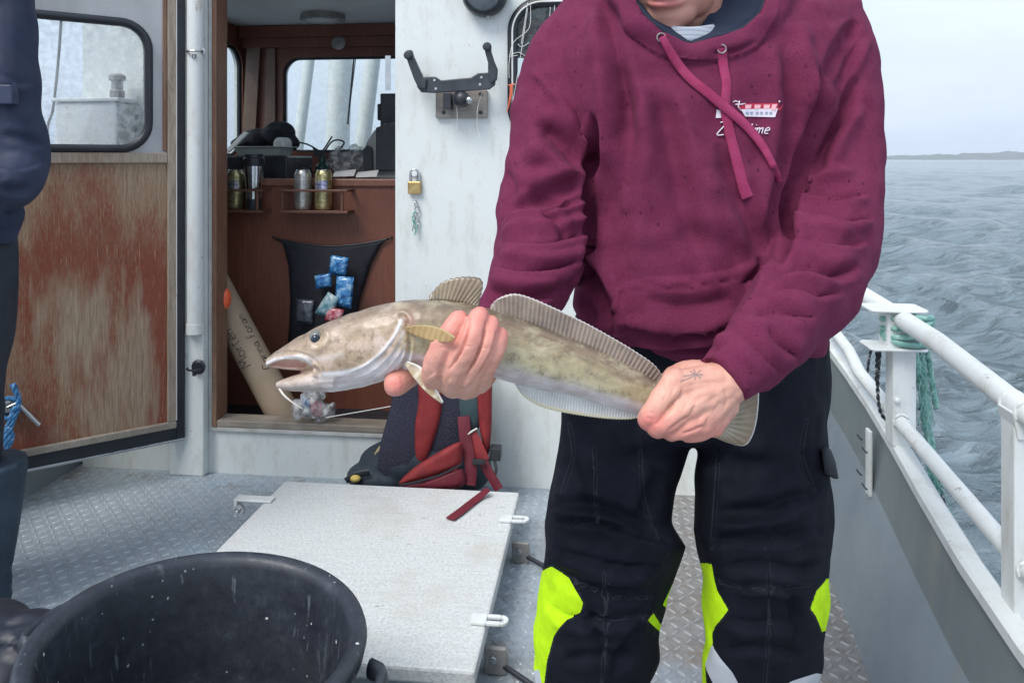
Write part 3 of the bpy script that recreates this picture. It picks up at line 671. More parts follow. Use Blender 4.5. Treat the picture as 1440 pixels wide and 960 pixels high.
# white box and valve beyond the door glass, outside the port side of the house
q = onY(150, 142, YW-.04); BX = thing('vent_locker', 'white box with a small valve on top seen through the spotted door window', 'locker', (q[0], YW-.04, q[2]-.5))
xa, xb = onY(107, 142, YW)[0], onY(192, 142, YW)[0]
MB().box2((xa, YW-.13, q[2]-.55), (xb, YW-.002, q[2]-.01)).build('box', WHITE_CLEAN, BX, bevel=.01)
MB().box2((xa-.01, YW-.14, q[2]-.01), (xb+.01, YW-.002, q[2]+.006)).build('lid', WHITE_CLEAN, BX, bevel=.004)
v_ = onY(165, 142, YW-.07); b = MB(); b.lathe((v_[0], v_[1], q[2]+.006), [(.028, 0), (.028, .03), (.022, .036), (.022, .07), (.032, .074), (.032, .092), (.02, .1)], 18); b.build('valve', GALV, BX, smooth='auto')
b = MB(); rope(b, [onY(90, -60, 3.2), onY(84, 60, 3.22), onY(75, 150, 3.24), onY(66, 190, 3.25), onY(60, 330, 3.25)], .006); b.build('rope', M('old_grey_rope', (.2, .2, .19), (.35, .35, .33), .8), None, smooth=True, label='grey rope hanging beyond the window of the weathered door', cat='rope')
# masts on the foredeck seen through the cabin window
for i, (a, b_, r, yy) in enumerate((((438, 60), (418, 214), .045, 5.6), ((480, 60), (474, 214), .10, 6.0), ((527, 60), (508, 214), .06, 5.4))):
    p0, p1 = onY(*a, yy), onY(*b_, yy); dd = (p1-p0)/(p0[2]-p1[2]); top = p0-dd*1.2; bot = p1+dd*(p1[2]-.46)
    mb = MB(); mb.tube([bot, top], [r, r*.85], 18); mb.tube([bot, bot+(top-bot)*.012], r*1.5, 18)
    mb.build('mast_post', WHITE_CLEAN, None, smooth='auto', label=['slim leaning white post, leftmost beyond the cabin windscreen', 'thick upright white mast, middle of the posts beyond the cabin windscreen', 'leaning white post, rightmost beyond the cabin windscreen'][i], cat='post', group='posts on the foredeck')
b = MB(); b.tube([onY(500, 60, 4.9), onY(497, 90, 4.9), onY(489, 175, 4.9)], .006, 6); b.tube([onY(503, 60, 4.92), onY(489, 174, 4.92)], .003, 6)
b.build('wiper_arm', RUBBER, WH)
# ================================================================== CABIN CONTENTS
YC = 3.5
CZ = onY(450, 253, YC)[2]
CN = thing('helm_console', 'dark mahogany helm console with a can shelf below the cabin windscreen', 'console', (-.9, YC, .13))
MB().box2((WX0+.06, YC, .13), (WX1-.08, YC+.03, CZ-.03)).build('front_panel', CABINWOOD, CN)
MB().box2((WX0+.06, YC-.012, CZ-.03), (WX1-.08, YC+.032, CZ+.006)).build('edge_trim', wood('console_edge_wood', (.24, .10, .065), (.28, .13, .085), (.14, .06, .04), rough=.35), CN, bevel=.006)
MB().box2((WX0+.06, YC+.033, CZ-.05), (WX1-.08, YF-.03, CZ-.02)).build('console_top', BLACKPL, CN)
# can shelf
def sh(px0, px1, par):
    m = MB(); x0 = onY(px0, 280, YC-.05)[0]; x1 = onY(px1, 280, YC-.05)[0]; zt0 = onY(400, 267, YC-.10)[2]; zb0 = onY(400, 296, YC-.10)[2]
    m.box2((x0, YC-.105, zb0-.012), (x1, YC-.001, zb0)); m.box2((x0, YC-.105, zt0-.008), (x1, YC-.093, zt0+.002)); m.box2((x0, YC-.092, zt0-.008), (x0+.02, YC-.001, zt0+.002)); m.box2((x1-.02, YC-.092, zt0-.008), (x1, YC-.001, zt0+.002))
    m.box2((x0+.004, YC-.10, zb0), (x0+.016, YC-.09, zt0-.008)); m.box2((x1-.034, YC-.10, zb0), (x1-.022, YC-.09, zt0-.008)); m.build('can_shelf', wood('shelf_wood', (.14, .06, .04), (.2, .09, .06), (.08, .035, .025), rough=.4), par, bevel=.002)
    return zb0
zsh = sh(318, 376, CN); sh(400, 494, CN)
def can(px, label, body, band, w_=25, h_=.182, tilt=0):
    x = onY(px, 285, YC-.048)[0]; r = .0385 if w_ > 23 else .036
    rt = thing('drink_can', label, 'can', (x, YC-.048, zsh), 'drink cans in the console shelf')
    MB().lathe((x, YC-.048, zsh), [(r*.72, 0), (r*.8, .003), (r, .014), (r, h_-.022), (r*.98, h_-.018), (r*.8, h_-.003)], 28).build('can_body', body, rt, smooth='auto')
    MB().lathe((x, YC-.048, zsh), [(r*.78, h_-.003), (r*.82, h_), (r*.78, h_+.002), (r*.7, h_-.003), (.002, h_-.003)], 28, cap=False).build('can_lid', STEEL, rt, smooth='auto')
    b = MB(); b.loft([np.array([(x+(r+.0006)*math.cos(t), YC-.048+(r+.0006)*math.sin(t), zsh+z) for t in np.linspace(-2.6, -.5, 14)]) for z in (h_*.52, h_*.72)], cap=False)
    bm_ = bmesh.new();
    V = [(x+(r+.0006)*math.cos(t), YC-.048+(r+.0006)*math.sin(t), zsh+z) for z in (h_*.50, h_*.74) for t in np.linspace(-2.4, -.7, 14)]
    m2 = MB(); m2.add(V, [(i, i+1, 15+i, 14+i) for i in range(13)]); m2.build('can_label', band, rt, smooth=True); bm_.free()
def canmat(name, a, b):
    n = NT(name); z = n.map((30, 30, 60)); return n.set(col=n.ramp(n.noise(1.2, 5, .7, z), [(.4, a), (.6, b)]), rough=.3, metal=.75)
can(331, 'olive gold can with dark emblem, leftmost in the shelf beside the steel flask', canmat('olive_can', (.20, .18, .08), (.42, .38, .22)), canmat('dark_can_label', (.05, .06, .09), (.35, .36, .36)))
can(426, 'plain silver grey can in the shelf, next to the can with the blue lettering', canmat('silver_can', (.42, .42, .40), (.62, .62, .58)), canmat('grey_can_label', (.36, .36, .35), (.52, .52, .5)), 27)
can(455, 'gold can with white and blue label, rightmost in the shelf', canmat('gold_can', (.42, .36, .14), (.68, .62, .36)), canmat('white_blue_label', (.10, .12, .42), (.72, .72, .74)))
x = onY(357, 285, YC-.05)[0]; TF = thing('steel_flask', 'steel travel flask with black lid standing in the can shelf', 'flask', (x, YC-.05, zsh))
MB().lathe((x, YC-.05, zsh), [(.030, 0), (.032, .01), (.035, .05)], 28).build('base', BLACKPL, TF, smooth='auto')
MB().lathe((x, YC-.05, zsh), [(.0352, .05), (.038, .1), (.0395, .11), (.0415, .13), (.046, .20)], 28).build('flask_body', M('polished_flask_steel', (.5, .52, .55), (.7, .72, .75), .12, 1), TF, smooth='auto')
MB().lathe((x, YC-.05, zsh), [(.047, .20), (.049, .21), (.049, .235), (.043, .24), (.043, .255), (.0, .256)], 28).build('lid', BLACKPL, TF, smooth='auto')
# net pocket with packets
def net():
    zc = lambda py: onY(450, py, YC-.03)[2]; L = [(388, 336), (398, 342), (406, 372), (409, 420), (407, 460), (404, 500)]; Rr = [(546, 336), (536, 343), (521, 372), (506, 420), (500, 460), (500, 500)]
    rows = []
    for (a, b), (c_, d_) in zip(L, Rr):
        row = []
        for t in np.linspace(0, 1, 17):
            px, py = a+(c_-a)*t, b+(d_-b)*t+(10*math.sin(math.pi*t) if b < 350 else 0); bul = .012+.05*math.sin(math.pi*t)*min(1, (py-335)/70); row.append(onY(px, py, YC-bul))
        rows.append(row)
    rows = np.array(rows)
    mb = MB(); mb.sheet(rows); n = NT('black_net_fabric'); m = n.set(col=n.ramp(n.noise(30), [(.3, (.008, .01, .016)), (.7, (.02, .022, .034))]), rough=.8, nrm=n.bump(n.vor(220), .6, .002))
    o = mb.build('net_pocket', m, None, smooth=True, label='black stretch net pocket holding tackle packets on the console front', cat='pocket'); s_ = o.modifiers.new('s', 'SOLIDIFY'); s_.thickness = .003
    for sdp in (L, Rr): pass
    b = MB(); b.tube(rows[0], .005, 8, smooth=2); b.tube([rows[0][0], onY(384, 333, YC-.004)], .004, 6); b.tube([rows[0][-1], onY(552, 333, YC-.004)], .004, 6); e_ = b.build('elastic_edge', RUBBER, o, smooth=True)
    return o
NETO = net()
def foilmat(name, a, b, c_=None, alpha=None):
    n = NT(name); col = n.ramp(n.noise(26, 5, .7), [(.4, a), (.52, b), (.62, c_ or b)]); return n.set(col=col, rough=.2, nrm=n.bump(n.noise(30, 3, .6), .7, .01), coat=.6)
FOILB = foilmat('blue_packet_foil', (.02, .10, .30), (.05, .26, .58), (.4, .6, .75)); FOILC = foilmat('teal_packet_foil', (.10, .28, .36), (.3, .45, .5), (.65, .7, .7)); FOILR = foilmat('pink_packet_foil', (.4, .05, .09), (.62, .25, .28), (.7, .5, .5))
def packet(pts, mt, label, yy, g='tackle packets in the net pocket'):
    q = np.array([onY(a, b, yy) for a, b in pts]); n = 7; rows = []
    for i in range(n):
        v = i/(n-1); l = q[0]*(1-v)+q[3]*v; r = q[1]*(1-v)+q[2]*v
        rows.append([l*(1-u)+r*u+np.array([0, -.012*math.sin(math.pi*u)*math.sin(math.pi*v)+.004*mnoise.noise(Vector((u*3+yy*50, v*3, pts[0][0]))), 0]) for u in np.linspace(0, 1, n)])
    mb = MB(); mb.sheet(np.array(rows)); o = mb.build('tackle_packet', mt, None, smooth=True, label=label, cat='packet', group=g); s_ = o.modifiers.new('s', 'SOLIDIFY'); s_.thickness = .004; return o
packet([(466, 359), (491, 363), (486, 388), (463, 384)], FOILB, 'plain blue packet, topmost in the net pocket', YC-.085)
packet([(443, 388), (465, 384), (466, 402), (445, 406)], FOILB, 'small blue packet, leftmost in the net pocket', YC-.092)
packet([(474, 388), (498, 390), (494, 434), (472, 428)], FOILB, 'tall blue and clear packet on the right of the net pocket', YC-.10)
packet([(462, 410), (477, 420), (464, 446), (443, 440)], FOILC, 'crumpled teal and white packet in the net pocket', YC-.104)
packet([(462, 432), (484, 436), (478, 456), (457, 450)], FOILR, 'pink packet at the bottom of the heap in the net pocket', YC-.108)
packet([(418, 420), (442, 422), (440, 456), (416, 454)], foilmat('grey_packet', (.04, .05, .07), (.09, .10, .13)), 'dull grey packet alone on the left in the net pocket', YC-.07)
# things on top of the console
def onC(px, py, Y): return onY(px, py, Y)
zc = CZ-.02
cl = MB()
for (a, b_, rx_, rz_) in ((365, 195, .10, .05), (390, 190, .09, .065), (405, 200, .05, .05), (345, 203, .06, .03)):
    q = onC(a, b_, 4.15); cl.ball(q, (rx_*1.1, .10, rz_), 20, 14)
V, Fc = remesh(cl, .008, 2); V = lump(V, Fc, .022, 14, 3); surf('folded_jacket', V, Fc, M('black_cloth', (.008, .01, .016), (.02, .022, .03), .85), None, label='dark folded jacket lying behind the pale tray', cat='jacket')
TR = MB(); a, b_ = onC(342, 212, 3.98), onC(408, 212, 3.98); z1, z0 = onC(370, 206, 3.9)[2], onC(370, 219, 3.9)[2]
TR.loft([np.array([(a[0]+dx, 3.86+dy, z), (b_[0]-dx, 3.86+dy, z), (b_[0]-dx, 4.05-dy, z), (a[0]+dx, 4.05-dy, z)]) for z, dx, dy in ((z0, .02, .02), (z1-.006, .005, .005), (z1-.005, -.01, -.01), (z1, -.01, -.01), (z1-.002, .012, .01), (z0+.006, .026, .026))])
TR.build('pale_tray', M('pale_tray_plastic', (.42, .46, .42), (.5, .54, .5), .4), None, bevel=.003, label='shallow pale green plastic tray on the dark box on the console', cat='tray')
bx = MB(); bx.box2((onC(325, 230, 3.9)[0], 3.75, zc+.001), (onC(420, 230, 3.9)[0], 4.1, z0-.002)); bx.build('instrument_box', BLACKPL, None, bevel=.008, label='black box under the pale tray on the console', cat='box')
rl = MB(); q = onC(402, 203, 3.95); rl.lathe((q[0]-.03, 3.93, q[2]), [(.036, 0), (.036, .06), (.02, .06), (.02, 0)], 24, axis=(.3, 1, 0)); rl.build('tape_roll', M('white_tape', (.7, .7, .68), (.78, .78, .76), .6), None, smooth='auto', label='white roll of tape on the right end of the pale tray', cat='tape roll')
st = MB(); p0, p1 = onC(318, 214, 3.8), onC(346, 186, 3.95); dd_ = (p1-p0); up_v = np.cross(dd_, [0, 1, 0]); up_v /= np.linalg.norm(up_v); st.prism([p0-up_v*.012, p1-up_v*.012, p1+up_v*.012, p0+up_v*.012], (0, .02, 0)); st.build('chart_ruler', M('white_scale', (.6, .62, .62), (.72, .74, .74), .4), None, bevel=.002, label='white ruler leaning against the black box at the left of the console', cat='ruler')
cb = MB()
for pts in ([(418, 200), (432, 203), (445, 210), (452, 215)], [(452, 215), (460, 203), (467, 192)], [(456, 214), (466, 200), (476, 197), (484, 201), (476, 212)], [(440, 208), (450, 220), (455, 235), (452, 250)], [(452, 214), (470, 213), (492, 211)], [(425, 245), (433, 238), (441, 243), (448, 236)], [(415, 240), (428, 232), (440, 238)]):
    cb.tube([onC(p_[0], p_[1], 3.72+.01*i) for i, p_ in enumerate(pts)], .0045, 6, smooth=5)
q = onC(450, 216, 3.73); cb.box(q, (.05, .03, .035)); cb.build('cable_bundle', BLACKPL, None, smooth='auto', label='tangle of black cables and plugs between the tray and the plastic bag', cat='cables')
bt = MB(); q = onC(453, 240, 3.66); bt.lathe((q[0], 3.66, zc+.001), [(.03, 0), (.032, .01), (.032, .08), (.014, .10), (.014, .125)], 20); bt.build('dark_bottle', M('dark_green_glass', (.005, .03, .025), (.01, .05, .04), .12), None, smooth='auto', label='dark green bottle behind the gold and silver cans', cat='bottle')
def plasticmat():
    m = bpy.data.materials.new('crinkled_clear_film'); m.use_nodes = True; t = m.node_tree; t.nodes.clear(); o = t.nodes.new('ShaderNodeOutputMaterial'); a = t.nodes.new('ShaderNodeBsdfTransparent'); a.inputs[0].default_value = (.8, .82, .82, 1)
    g = t.nodes.new('ShaderNodeBsdfPrincipled'); g.inputs['Base Color'].default_value = (.75, .76, .76, 1); g.inputs['Roughness'].default_value = .12; mx = t.nodes.new('ShaderNodeMixShader')
    tc = t.nodes.new('ShaderNodeTexCoord'); n = t.nodes.new('ShaderNodeTexNoise'); n.inputs['Scale'].default_value = 30; n.inputs['Detail'].default_value = 5; t.links.new(tc.outputs['Object'], n.inputs[0])
    r = t.nodes.new('ShaderNodeValToRGB'); r.color_ramp.elements[0].position = .4; r.color_ramp.elements[0].color = (.1,)*3+(1,); r.color_ramp.elements[1].position = .7; r.color_ramp.elements[1].color = (.65,)*3+(1,)
    b = t.nodes.new('ShaderNodeBump'); b.inputs['Strength'].default_value = 1; b.inputs['Distance'].default_value = .01; t.links.new(n.outputs[0], b.inputs['Height']); t.links.new(b.outputs[0], g.inputs['Normal'])
    t.links.new(n.outputs[0], r.inputs[0]); t.links.new(r.outputs[0], mx.inputs[0]); t.links.new(a.outputs[0], mx.inputs[1]); t.links.new(g.outputs[0], mx.inputs[2]); t.links.new(mx.outputs[0], o.inputs[0]); return m
FILM = plasticmat()
def bag(name, pts, label):
    b = MB()
    for q, r in pts: b.ball(q, r, 18, 12)
    V, Fc = remesh(b, .007, 1); V = lump(V, Fc, .03, 18, 5); V = lump(V, Fc, .014, 45, 2); surf(name, V, Fc, FILM, None, label=label, cat='plastic bag')
bag('plastic_bag', [(onC(475, 225, 3.75), (.055, .05, .055)), (onC(503, 222, 3.78), (.05, .05, .065)), (onC(490, 236, 3.72), (.07, .05, .03))], 'crumpled clear plastic bag heaped beside the dark machine on the console')
for (a, b_, c_, d_), lb in (((468, 247, 498, 240), 'white folded strip, left one of two in front of the plastic bag'), ((500, 248, 530, 240), 'white folded strip, right one of two in front of the plastic bag')):
    q0, q1 = onY(a, b_+2, YC+.06), onY(c_, b_+1, YC+.06); m = MB(); m.prism([q0, q1, q1+np.array([0, .03, .022]), q0+np.array([0, .03, .014])], (0, .004, .012)); m.build('paper_strip', M('white_paper', (.62, .62, .6), (.72, .72, .7), .7), None, bevel=.002, label=lb, cat='paper', group='white strips on the console')
# monitor and curved machine at the right
MN = MB(); x0 = onC(536, 150, 3.8)[0]; z0m, z1m = onC(545, 178, 3.8)[2], onC(545, 132, 3.8)[2]; MN.box2((x0, 3.78, z0m), (x0+.32, 3.84, z1m)); MN.box2((x0-.018, 3.79, z0m+.03), (x0, 3.83, z1m-.05)); MN.box2((x0+.12, 3.80, zc), (x0+.2, 3.86, z0m)); MN.build('navigation_screen', BLACKPL, None, bevel=.006, label='dark navigation screen standing at the right of the windscreen', cat='screen')
MC = thing('radar_housing', 'rounded grey instrument housing with black end, half hidden by the doorway edge', 'instrument', (x0, 3.7, zc))
prof = [(512, 252), (511, 215), (515, 200), (525, 184), (540, 174), (565, 171), (600, 171), (600, 252)]
b = MB(); b.prism([onC(a, c_, 3.66) for a, c_ in prof], (0, .09, 0)); b.build('housing', M('grey_housing', (.25, .27, .26), (.32, .34, .33), .5), MC, bevel=.01)
b = MB(); b.prism([onC(a, c_, 3.655) for a, c_ in ((530, 240), (530, 180), (546, 174), (600, 172), (600, 240))], (0, -.02, 0)); b.build('face', BLACKPL, MC, bevel=.004)
b = MB(); b.prism([onC(a, c_, 3.65) for a, c_ in ((513, 250), (511, 212), (517, 204), (524, 208), (525, 250))], (0, -.015, 0)); b.build('side_strap', BLACKPL, MC, bevel=.003)
# ceiling light
q = onZ(495, 43, 2.05); LG = thing('ceiling_lamp', 'round unlit lamp with a grey rim on the cabin ceiling', 'lamp', (q[0], 4.05, 2.055))
b = MB(); b.lathe((q[0], 4.05, 2.054), [(.115, 0), (.12, -.03), (.11, -.034), (.10, -.03)], 32); b.build('rim', GALV, LG, smooth='auto'); b = MB(); b.lathe((q[0], 4.05, 2.05), [(.10, -.028), (.08, -.034), (.0, -.038)], 32); b.build('diffuser', M('milky_plastic', (.5, .52, .52), (.55, .56, .56), .4), LG, smooth=True)
b = MB(); q2 = onY(477, 62, 4.2); b.lathe(q2, [(.035, 0), (.04, .012), (.02, .02)], 18, axis=(0, -1, .3)); b.build('sensor_dome', GALV, None, smooth='auto', label='small round grey fitting on the dark beam below the cabin lamp', cat='fitting')
# cardboard tube, bag at its foot
tb = MB(); p0, p1 = P(404, 592, 3.32), P(300, 398, 3.40); dv = (p1-p0)/np.linalg.norm(p1-p0); p0 = p0-dv*.10
n = NT('brown_cardboard'); cm = n.set(col=n.ramp(n.noise(4, 5, .6), [(.3, (.30, .22, .15)), (.7, (.40, .31, .22))]), rough=.75, nrm=n.bump(n.noise(90), .15, .001))
TB = thing('cardboard_tube', 'long brown cardboard tube with handwriting leaning in the doorway', 'cardboard tube', p0)
tb.tube([p0, p1+dv*.05], .068, 28); tb.build('tube_body', cm, TB, smooth='auto')
ob = MB(); ob.ball(P(317, 420, 3.27), (.022, .03, .045), 14, 10); ob.build('net_float', M('orange_float', (.75, .10, .04), (.85, .16, .06), .45), None, smooth=True, label='orange float just inside the door frame above the cardboard tube', cat='float')
def letters(mb, words, base, ex, ey, nrmv, size, r, curve=None):
    """hand lettering as thin raised strokes"""
    G = {'M': [[(0, 0), (.1, 1), (.4, .3), (.7, 1), (.8, 0)]], 'o': [[(.25, .55), (.05, .35), (.1, .05), (.4, .0), (.5, .3), (.25, .55)]], 'n': [[(0, .55), (.05, 0)], [(.05, .35), (.3, .55), (.4, 0)]], 't': [[(.2, .9), (.12, .1), (.3, 0)], [(0, .6), (.38, .62)]], 'e': [[(.05, .28), (.42, .34), (.3, .56), (.08, .42), (.1, .05), (.42, .05)]],
         'r': [[(0, .55), (.05, 0)], [(.05, .38), (.3, .55)]], 'a': [[(.4, .5), (.1, .45), (.05, .08), (.35, .1), (.42, .5), (.45, 0)]], 'C': [[(.55, .85), (.2, .95), (0, .45), (.2, 0), (.55, .12)]], 'i': [[(.08, .55), (.1, 0)], [(.06, .8), (.08, .84)]], 's': [[(.35, .5), (.08, .45), (.32, .22), (.05, .02)]], 'd': [[(.4, .3), (.1, .5), (.05, .08), (.4, .1)], [(.45, 1), (.42, 0)]], 'f': [[(.4, .95), (.15, .85), (.1, 0)], [(0, .5), (.35, .52)]], 'R': [[(0, 0), (.05, 1), (.45, .8), (.08, .5), (.5, 0)]],
         'Z': [[(0, 1.0), (.55, 1.02), (.05, .02), (.62, .0)]], 'm': [[(0, .55), (.0, 0)], [(0, .4), (.2, .56), (.28, 0)], [(.28, .4), (.5, .56), (.56, 0)]], 'g': [[(.4, .5), (.1, .5), (.05, .1), (.38, .1), (.42, .5), (.35, -.35), (.05, -.3)]], 'l': [[(.12, 1.0), (.05, .1), (.2, 0)]], 'u': [[(0, .55), (.05, .05), (.3, .02), (.4, .55), (.42, 0)]]}
    u = 0
    for ch in words:
        if ch == ' ': u += .45; continue
        for stq in G[ch]:
            p_ = sm2(stq, 4) if len(stq) > 2 else np.array(stq)
            pts = []
            for a, b in p_:
                a2 = (u+a)*size; b2 = b*size; pts.append(base+ex*a2+ey*b2 if curve is None else curve(a2, b2))
            mb.tube(np.array(pts), r, 5, flat=.6)
        u += max(a for s_ in G[ch] for a, b in s_)+.16
    return mb
ax = -dv; side = np.cross(ax, CAM-p0); side /= np.linalg.norm(side); outn = np.cross(side, ax); outn /= np.linalg.norm(outn)
if np.dot(outn, CAM-p0) < 0: outn = -outn
wq = MB(); L0 = P(343, 500, 3.27); 
def cyl_curve(along0, ang0):
    def f(a, b): t_ = ang0+b/.068; return p0+dv*(along0+a)+.0686*(math.cos(t_)*outn+math.sin(t_)*side)
    return f
c0 = np.dot(P(352, 505, 3.3)-p0, dv)
letters(wq, 'Morten', None, None, None, None, .048, .0019, cyl_curve(c0-.02, .30)); letters(wq, 'Carina foran', None, None, None, None, .040, .0018, cyl_curve(c0-.07, -.75))
wq.build('handwriting', BLACKPL, TB)
bag('plastic_bag', [(P(440, 562, 3.16), (.05, .04, .055)), (P(430, 575, 3.16), (.05, .04, .04)), (P(455, 580, 3.16), (.04, .04, .035))], 'small clear bag with pink and blue packets at the foot of the cardboard tube')
packet([(436, 560), (452, 566), (455, 586), (438, 584)], FOILR, 'pink packet inside the small clear bag on the door sill', 3.05, 'packets in the small bag'); packet([(424, 556), (436, 562), (436, 578), (424, 574)], FOILB, 'blue packet inside the small clear bag on the door sill', 3.055, 'packets in the small bag')

# ================================================================== FITTINGS ON THE AFT WALL
def onW(px, py, o_=0.0): return onY(px, py, YW-o_)
RB = thing('rod_bracket', 'black forked bracket on a grey wooden block bolted to the white wall', 'bracket', onW(650, 150, 0))
b = MB(); a, c_ = onW(614, 128), onW(686, 166); b.box2((a[0], YW-.022, c_[2]), (c_[0], YW-.001, a[2])); b.build('mount_block', wood('grey_block_wood', (.25, .22, .2), (.42, .38, .34), (.22, .2, .18), stretch=(1.2, 9, 12)), RB, bevel=.003)
for px, py in ((624, 158), (676, 158), (676, 132)):
    MB().lathe(onW(px, py, .022), [(.008, 0), (.008, .003), (.004, .005)], 10, axis=(0, -1, 0)).build('bolt', BLACKPL, RB)
bmk = M('scuffed_black_bracket', (.018, .022, .03), (.05, .058, .07), .45, bs=150)
b = MB(); Lp = [(569, 72), (580, 70), (586, 90), (599, 106), (601, 108), (599, 130), (588, 130), (584, 124), (578, 98)]
b.prism([onW(*q, .09) for q in [(599, 108), (612, 108), (620, 113), (662, 109), (672, 103), (688, 102), (698, 104), (696, 120), (688, 126), (610, 131), (592, 130), (586, 122), (586, 108)]], (0, .012, 0))
b.prism([onW(*q, .10) for q in [(569, 76), (571, 71), (578, 70), (581, 80), (588, 95), (594, 108), (600, 112), (598, 126), (588, 124), (582, 112), (574, 90)]], (0, .03, 0))
b.prism([onW(*q, .10) for q in [(680, 62), (684, 60), (690, 62), (690, 72), (694, 85), (699, 97), (698, 112), (690, 118), (686, 104), (686, 88), (682, 74)]], (0, .03, 0))
b.build('fork_arms', bmk, RB, bevel=.004)
for px, py in ((574, 78), (685, 66)): MB().lathe(onW(px, py, .101), [(.016, 0), (.017, .004), (.012, .01), (.006, .011)], 16, axis=(0, -1, 0)).build('pivot_knob', bmk, RB, smooth='auto')
for px, py in ((613, 125), (611, 113), (677, 109), (675, 119)): MB().lathe(onW(px, py, .091), [(.006, 0), (.005, .002)], 10, axis=(0, -1, 0)).build('rivet', STEEL, RB)
b = MB(); q = onW(651, 140, 0); b.tube([q+np.array([0, -.02, 0]), q+np.array([0, -.085, 0])], .026, 16); b.ball(q+np.array([.01, -.075, -.005]), .032, 16, 10); b.box(onW(630, 143, .06), (.03, .05, .06)); b.build('swivel', BLACKPL, RB, smooth='auto')
MB().ball(onW(660, 141, .105), (.014, .012, .014), 14, 8).build('swivel_ball', STEEL, RB, smooth=True)
for pts in ([(636, 132), (640, 145), (643, 160), (642, 182)], [(689, 103), (680, 125), (672, 150), (671, 175), (675, 195)]):
    MB().tube([onW(a, b_, .05) for a, b_ in pts], .0012, 5, smooth=4).build('loose_line', WSTR, RB)
# round lamp at the top of the wall
q = onW(684, -8, 0); WL = thing('wall_floodlight', 'black round wall lamp at the top edge of the white wall', 'lamp', q)
b = MB(); b.lathe(q, [(.075, 0), (.088, .02), (.09, .05), (.08, .075), (.07, .08)], 32, axis=(0, -1, -.18)); b.build('lamp_housing', BLACKPL, WL, smooth='auto'); b = MB(); b.lathe(q+np.array([0, -.081, -.014]), [(.068, 0), (.06, .006), (0.001, .01)], 32, axis=(0, -1, -.18)); b.build('lens', M('lamp_lens', (.1, .12, .14), (.14, .16, .18), .1), WL, smooth=True)
b = MB(); b.lathe(q+np.array([.012, -.04, -.09]), [(.008, 0), (.008, -.014)], 10); b.build('screw', GALV, WL)
# padlock
q = onW(583, 264, .012); PL = thing('padlock', 'brass padlock hanging from a steel hasp on the white wall', 'padlock', q)
b = MB(); b.box(q, (.052, .018, .050)); b.build('lock_body', M('worn_brass', (.42, .27, .10), (.6, .44, .2), .32, .9, ns=30), PL, bevel=.004)
b = MB(); z = q[2]+.024; b.tube([(q[0]-.017, q[1], z-.004), (q[0]-.017, q[1], z+.03), (q[0]-.012, q[1], z+.043), (q[0], q[1], z+.048), (q[0]+.012, q[1], z+.043), (q[0]+.017, q[1], z+.03), (q[0]+.017, q[1], z-.004)], .0042, 10, smooth=3); b.build('shackle', STEEL, PL, smooth=True)
b = MB(); b.box((q[0]-.006, YW-.004, q[2]+.03), (.026, .006, .06)); b.lathe((q[0]+.0, YW-.008, q[2]+.055), [(.012, 0), (.012, .01)], 12, axis=(0, -1, 0)); b.build('hasp', WHITE_CLEAN, PL, bevel=.002)
b = MB()
for k in range(5):
    py = 287+k*8; c1 = onW(585+(k % 2)*1.5, py, .014); a = np.linspace(0, 2*math.pi, 11)[:-1]
    if k % 2: b.tube(np.stack([c1[0]+.008*np.cos(a), c1[1]+.003*np.cos(a), c1[2]+.013*np.sin(a)], 1), .0028, 6, closed=True)
    else: b.tube(np.stack([c1[0]+.003*np.cos(a), c1[1]+.007*np.cos(a), c1[2]+.013*np.sin(a)], 1), .0028, 6, closed=True)
b.build('padlock_chain', STEEL, PL, smooth=True)
b = MB(); rope(b, [onW(584, 296, .02), onW(580, 308, .02), onW(586, 318, .022), onW(583, 330, .02)], .004, 2); b.tube([onW(584, 300, .018), onW(580, 325, .018)], .002, 5); b.build('cord_end', TEAL, PL, smooth=True)
# gear hanging at the window corner
b = MB()
for pts in ([(746, 8), (744, 40), (722, 60), (716, 88), (716, 110)], [(742, 12), (735, 60), (727, 110), (720, 150)], [(780, 8), (778, 30)], [(716, 78), (730, 74), (742, 82)], [(742, 4), (738, 30), (733, 62)], [(728, 78), (716, 80)], [(744, 60), (734, 66), (728, 62)], [(772, 40), (774, 10)]): b.tube([onW(a, b_, .028+.002*i) for i, (a, b_) in enumerate(pts)], .0011, 5, smooth=4)
b.build('fishing_line', WSTR, None, label='thin pale fishing lines hanging round the corner of the wall window', cat='fishing line')
b = MB(); b.tube([onW(719, 119, .035), onW(719, 130, .035), onW(716, 145, .035), onW(713, 158, .035)], [.006, .006, .0035, .001], 8); b.tube([onW(715, 120, .035), onW(724, 119, .035)], .003, 6); b.build('orange_lure', M('orange_rubber', (.8, .14, .06), (.9, .22, .1), .4), None, label='orange rubber lure hanging on the wall window seal', cat='lure')
b = MB()
q = onY(785, 60, YW+.25); b.tube([onY(775, 14, YW+.3), onY(770, 35, YW+.3), onY(765, 50, YW+.3)], .02, 10); b.ball(onY(775, 42, YW+.3), (.07, .05, .045), 14, 10); b.box(onY(760, 66, YW+.3), (.22, .09, .085)); b.box(onY(748, 74, YW+.28), (.05, .05, .06)); 
b.build('hanging_gear', BLACKPL, None, bevel=.006, label='dark gear hanging just inside the window beside the man', cat='gear')
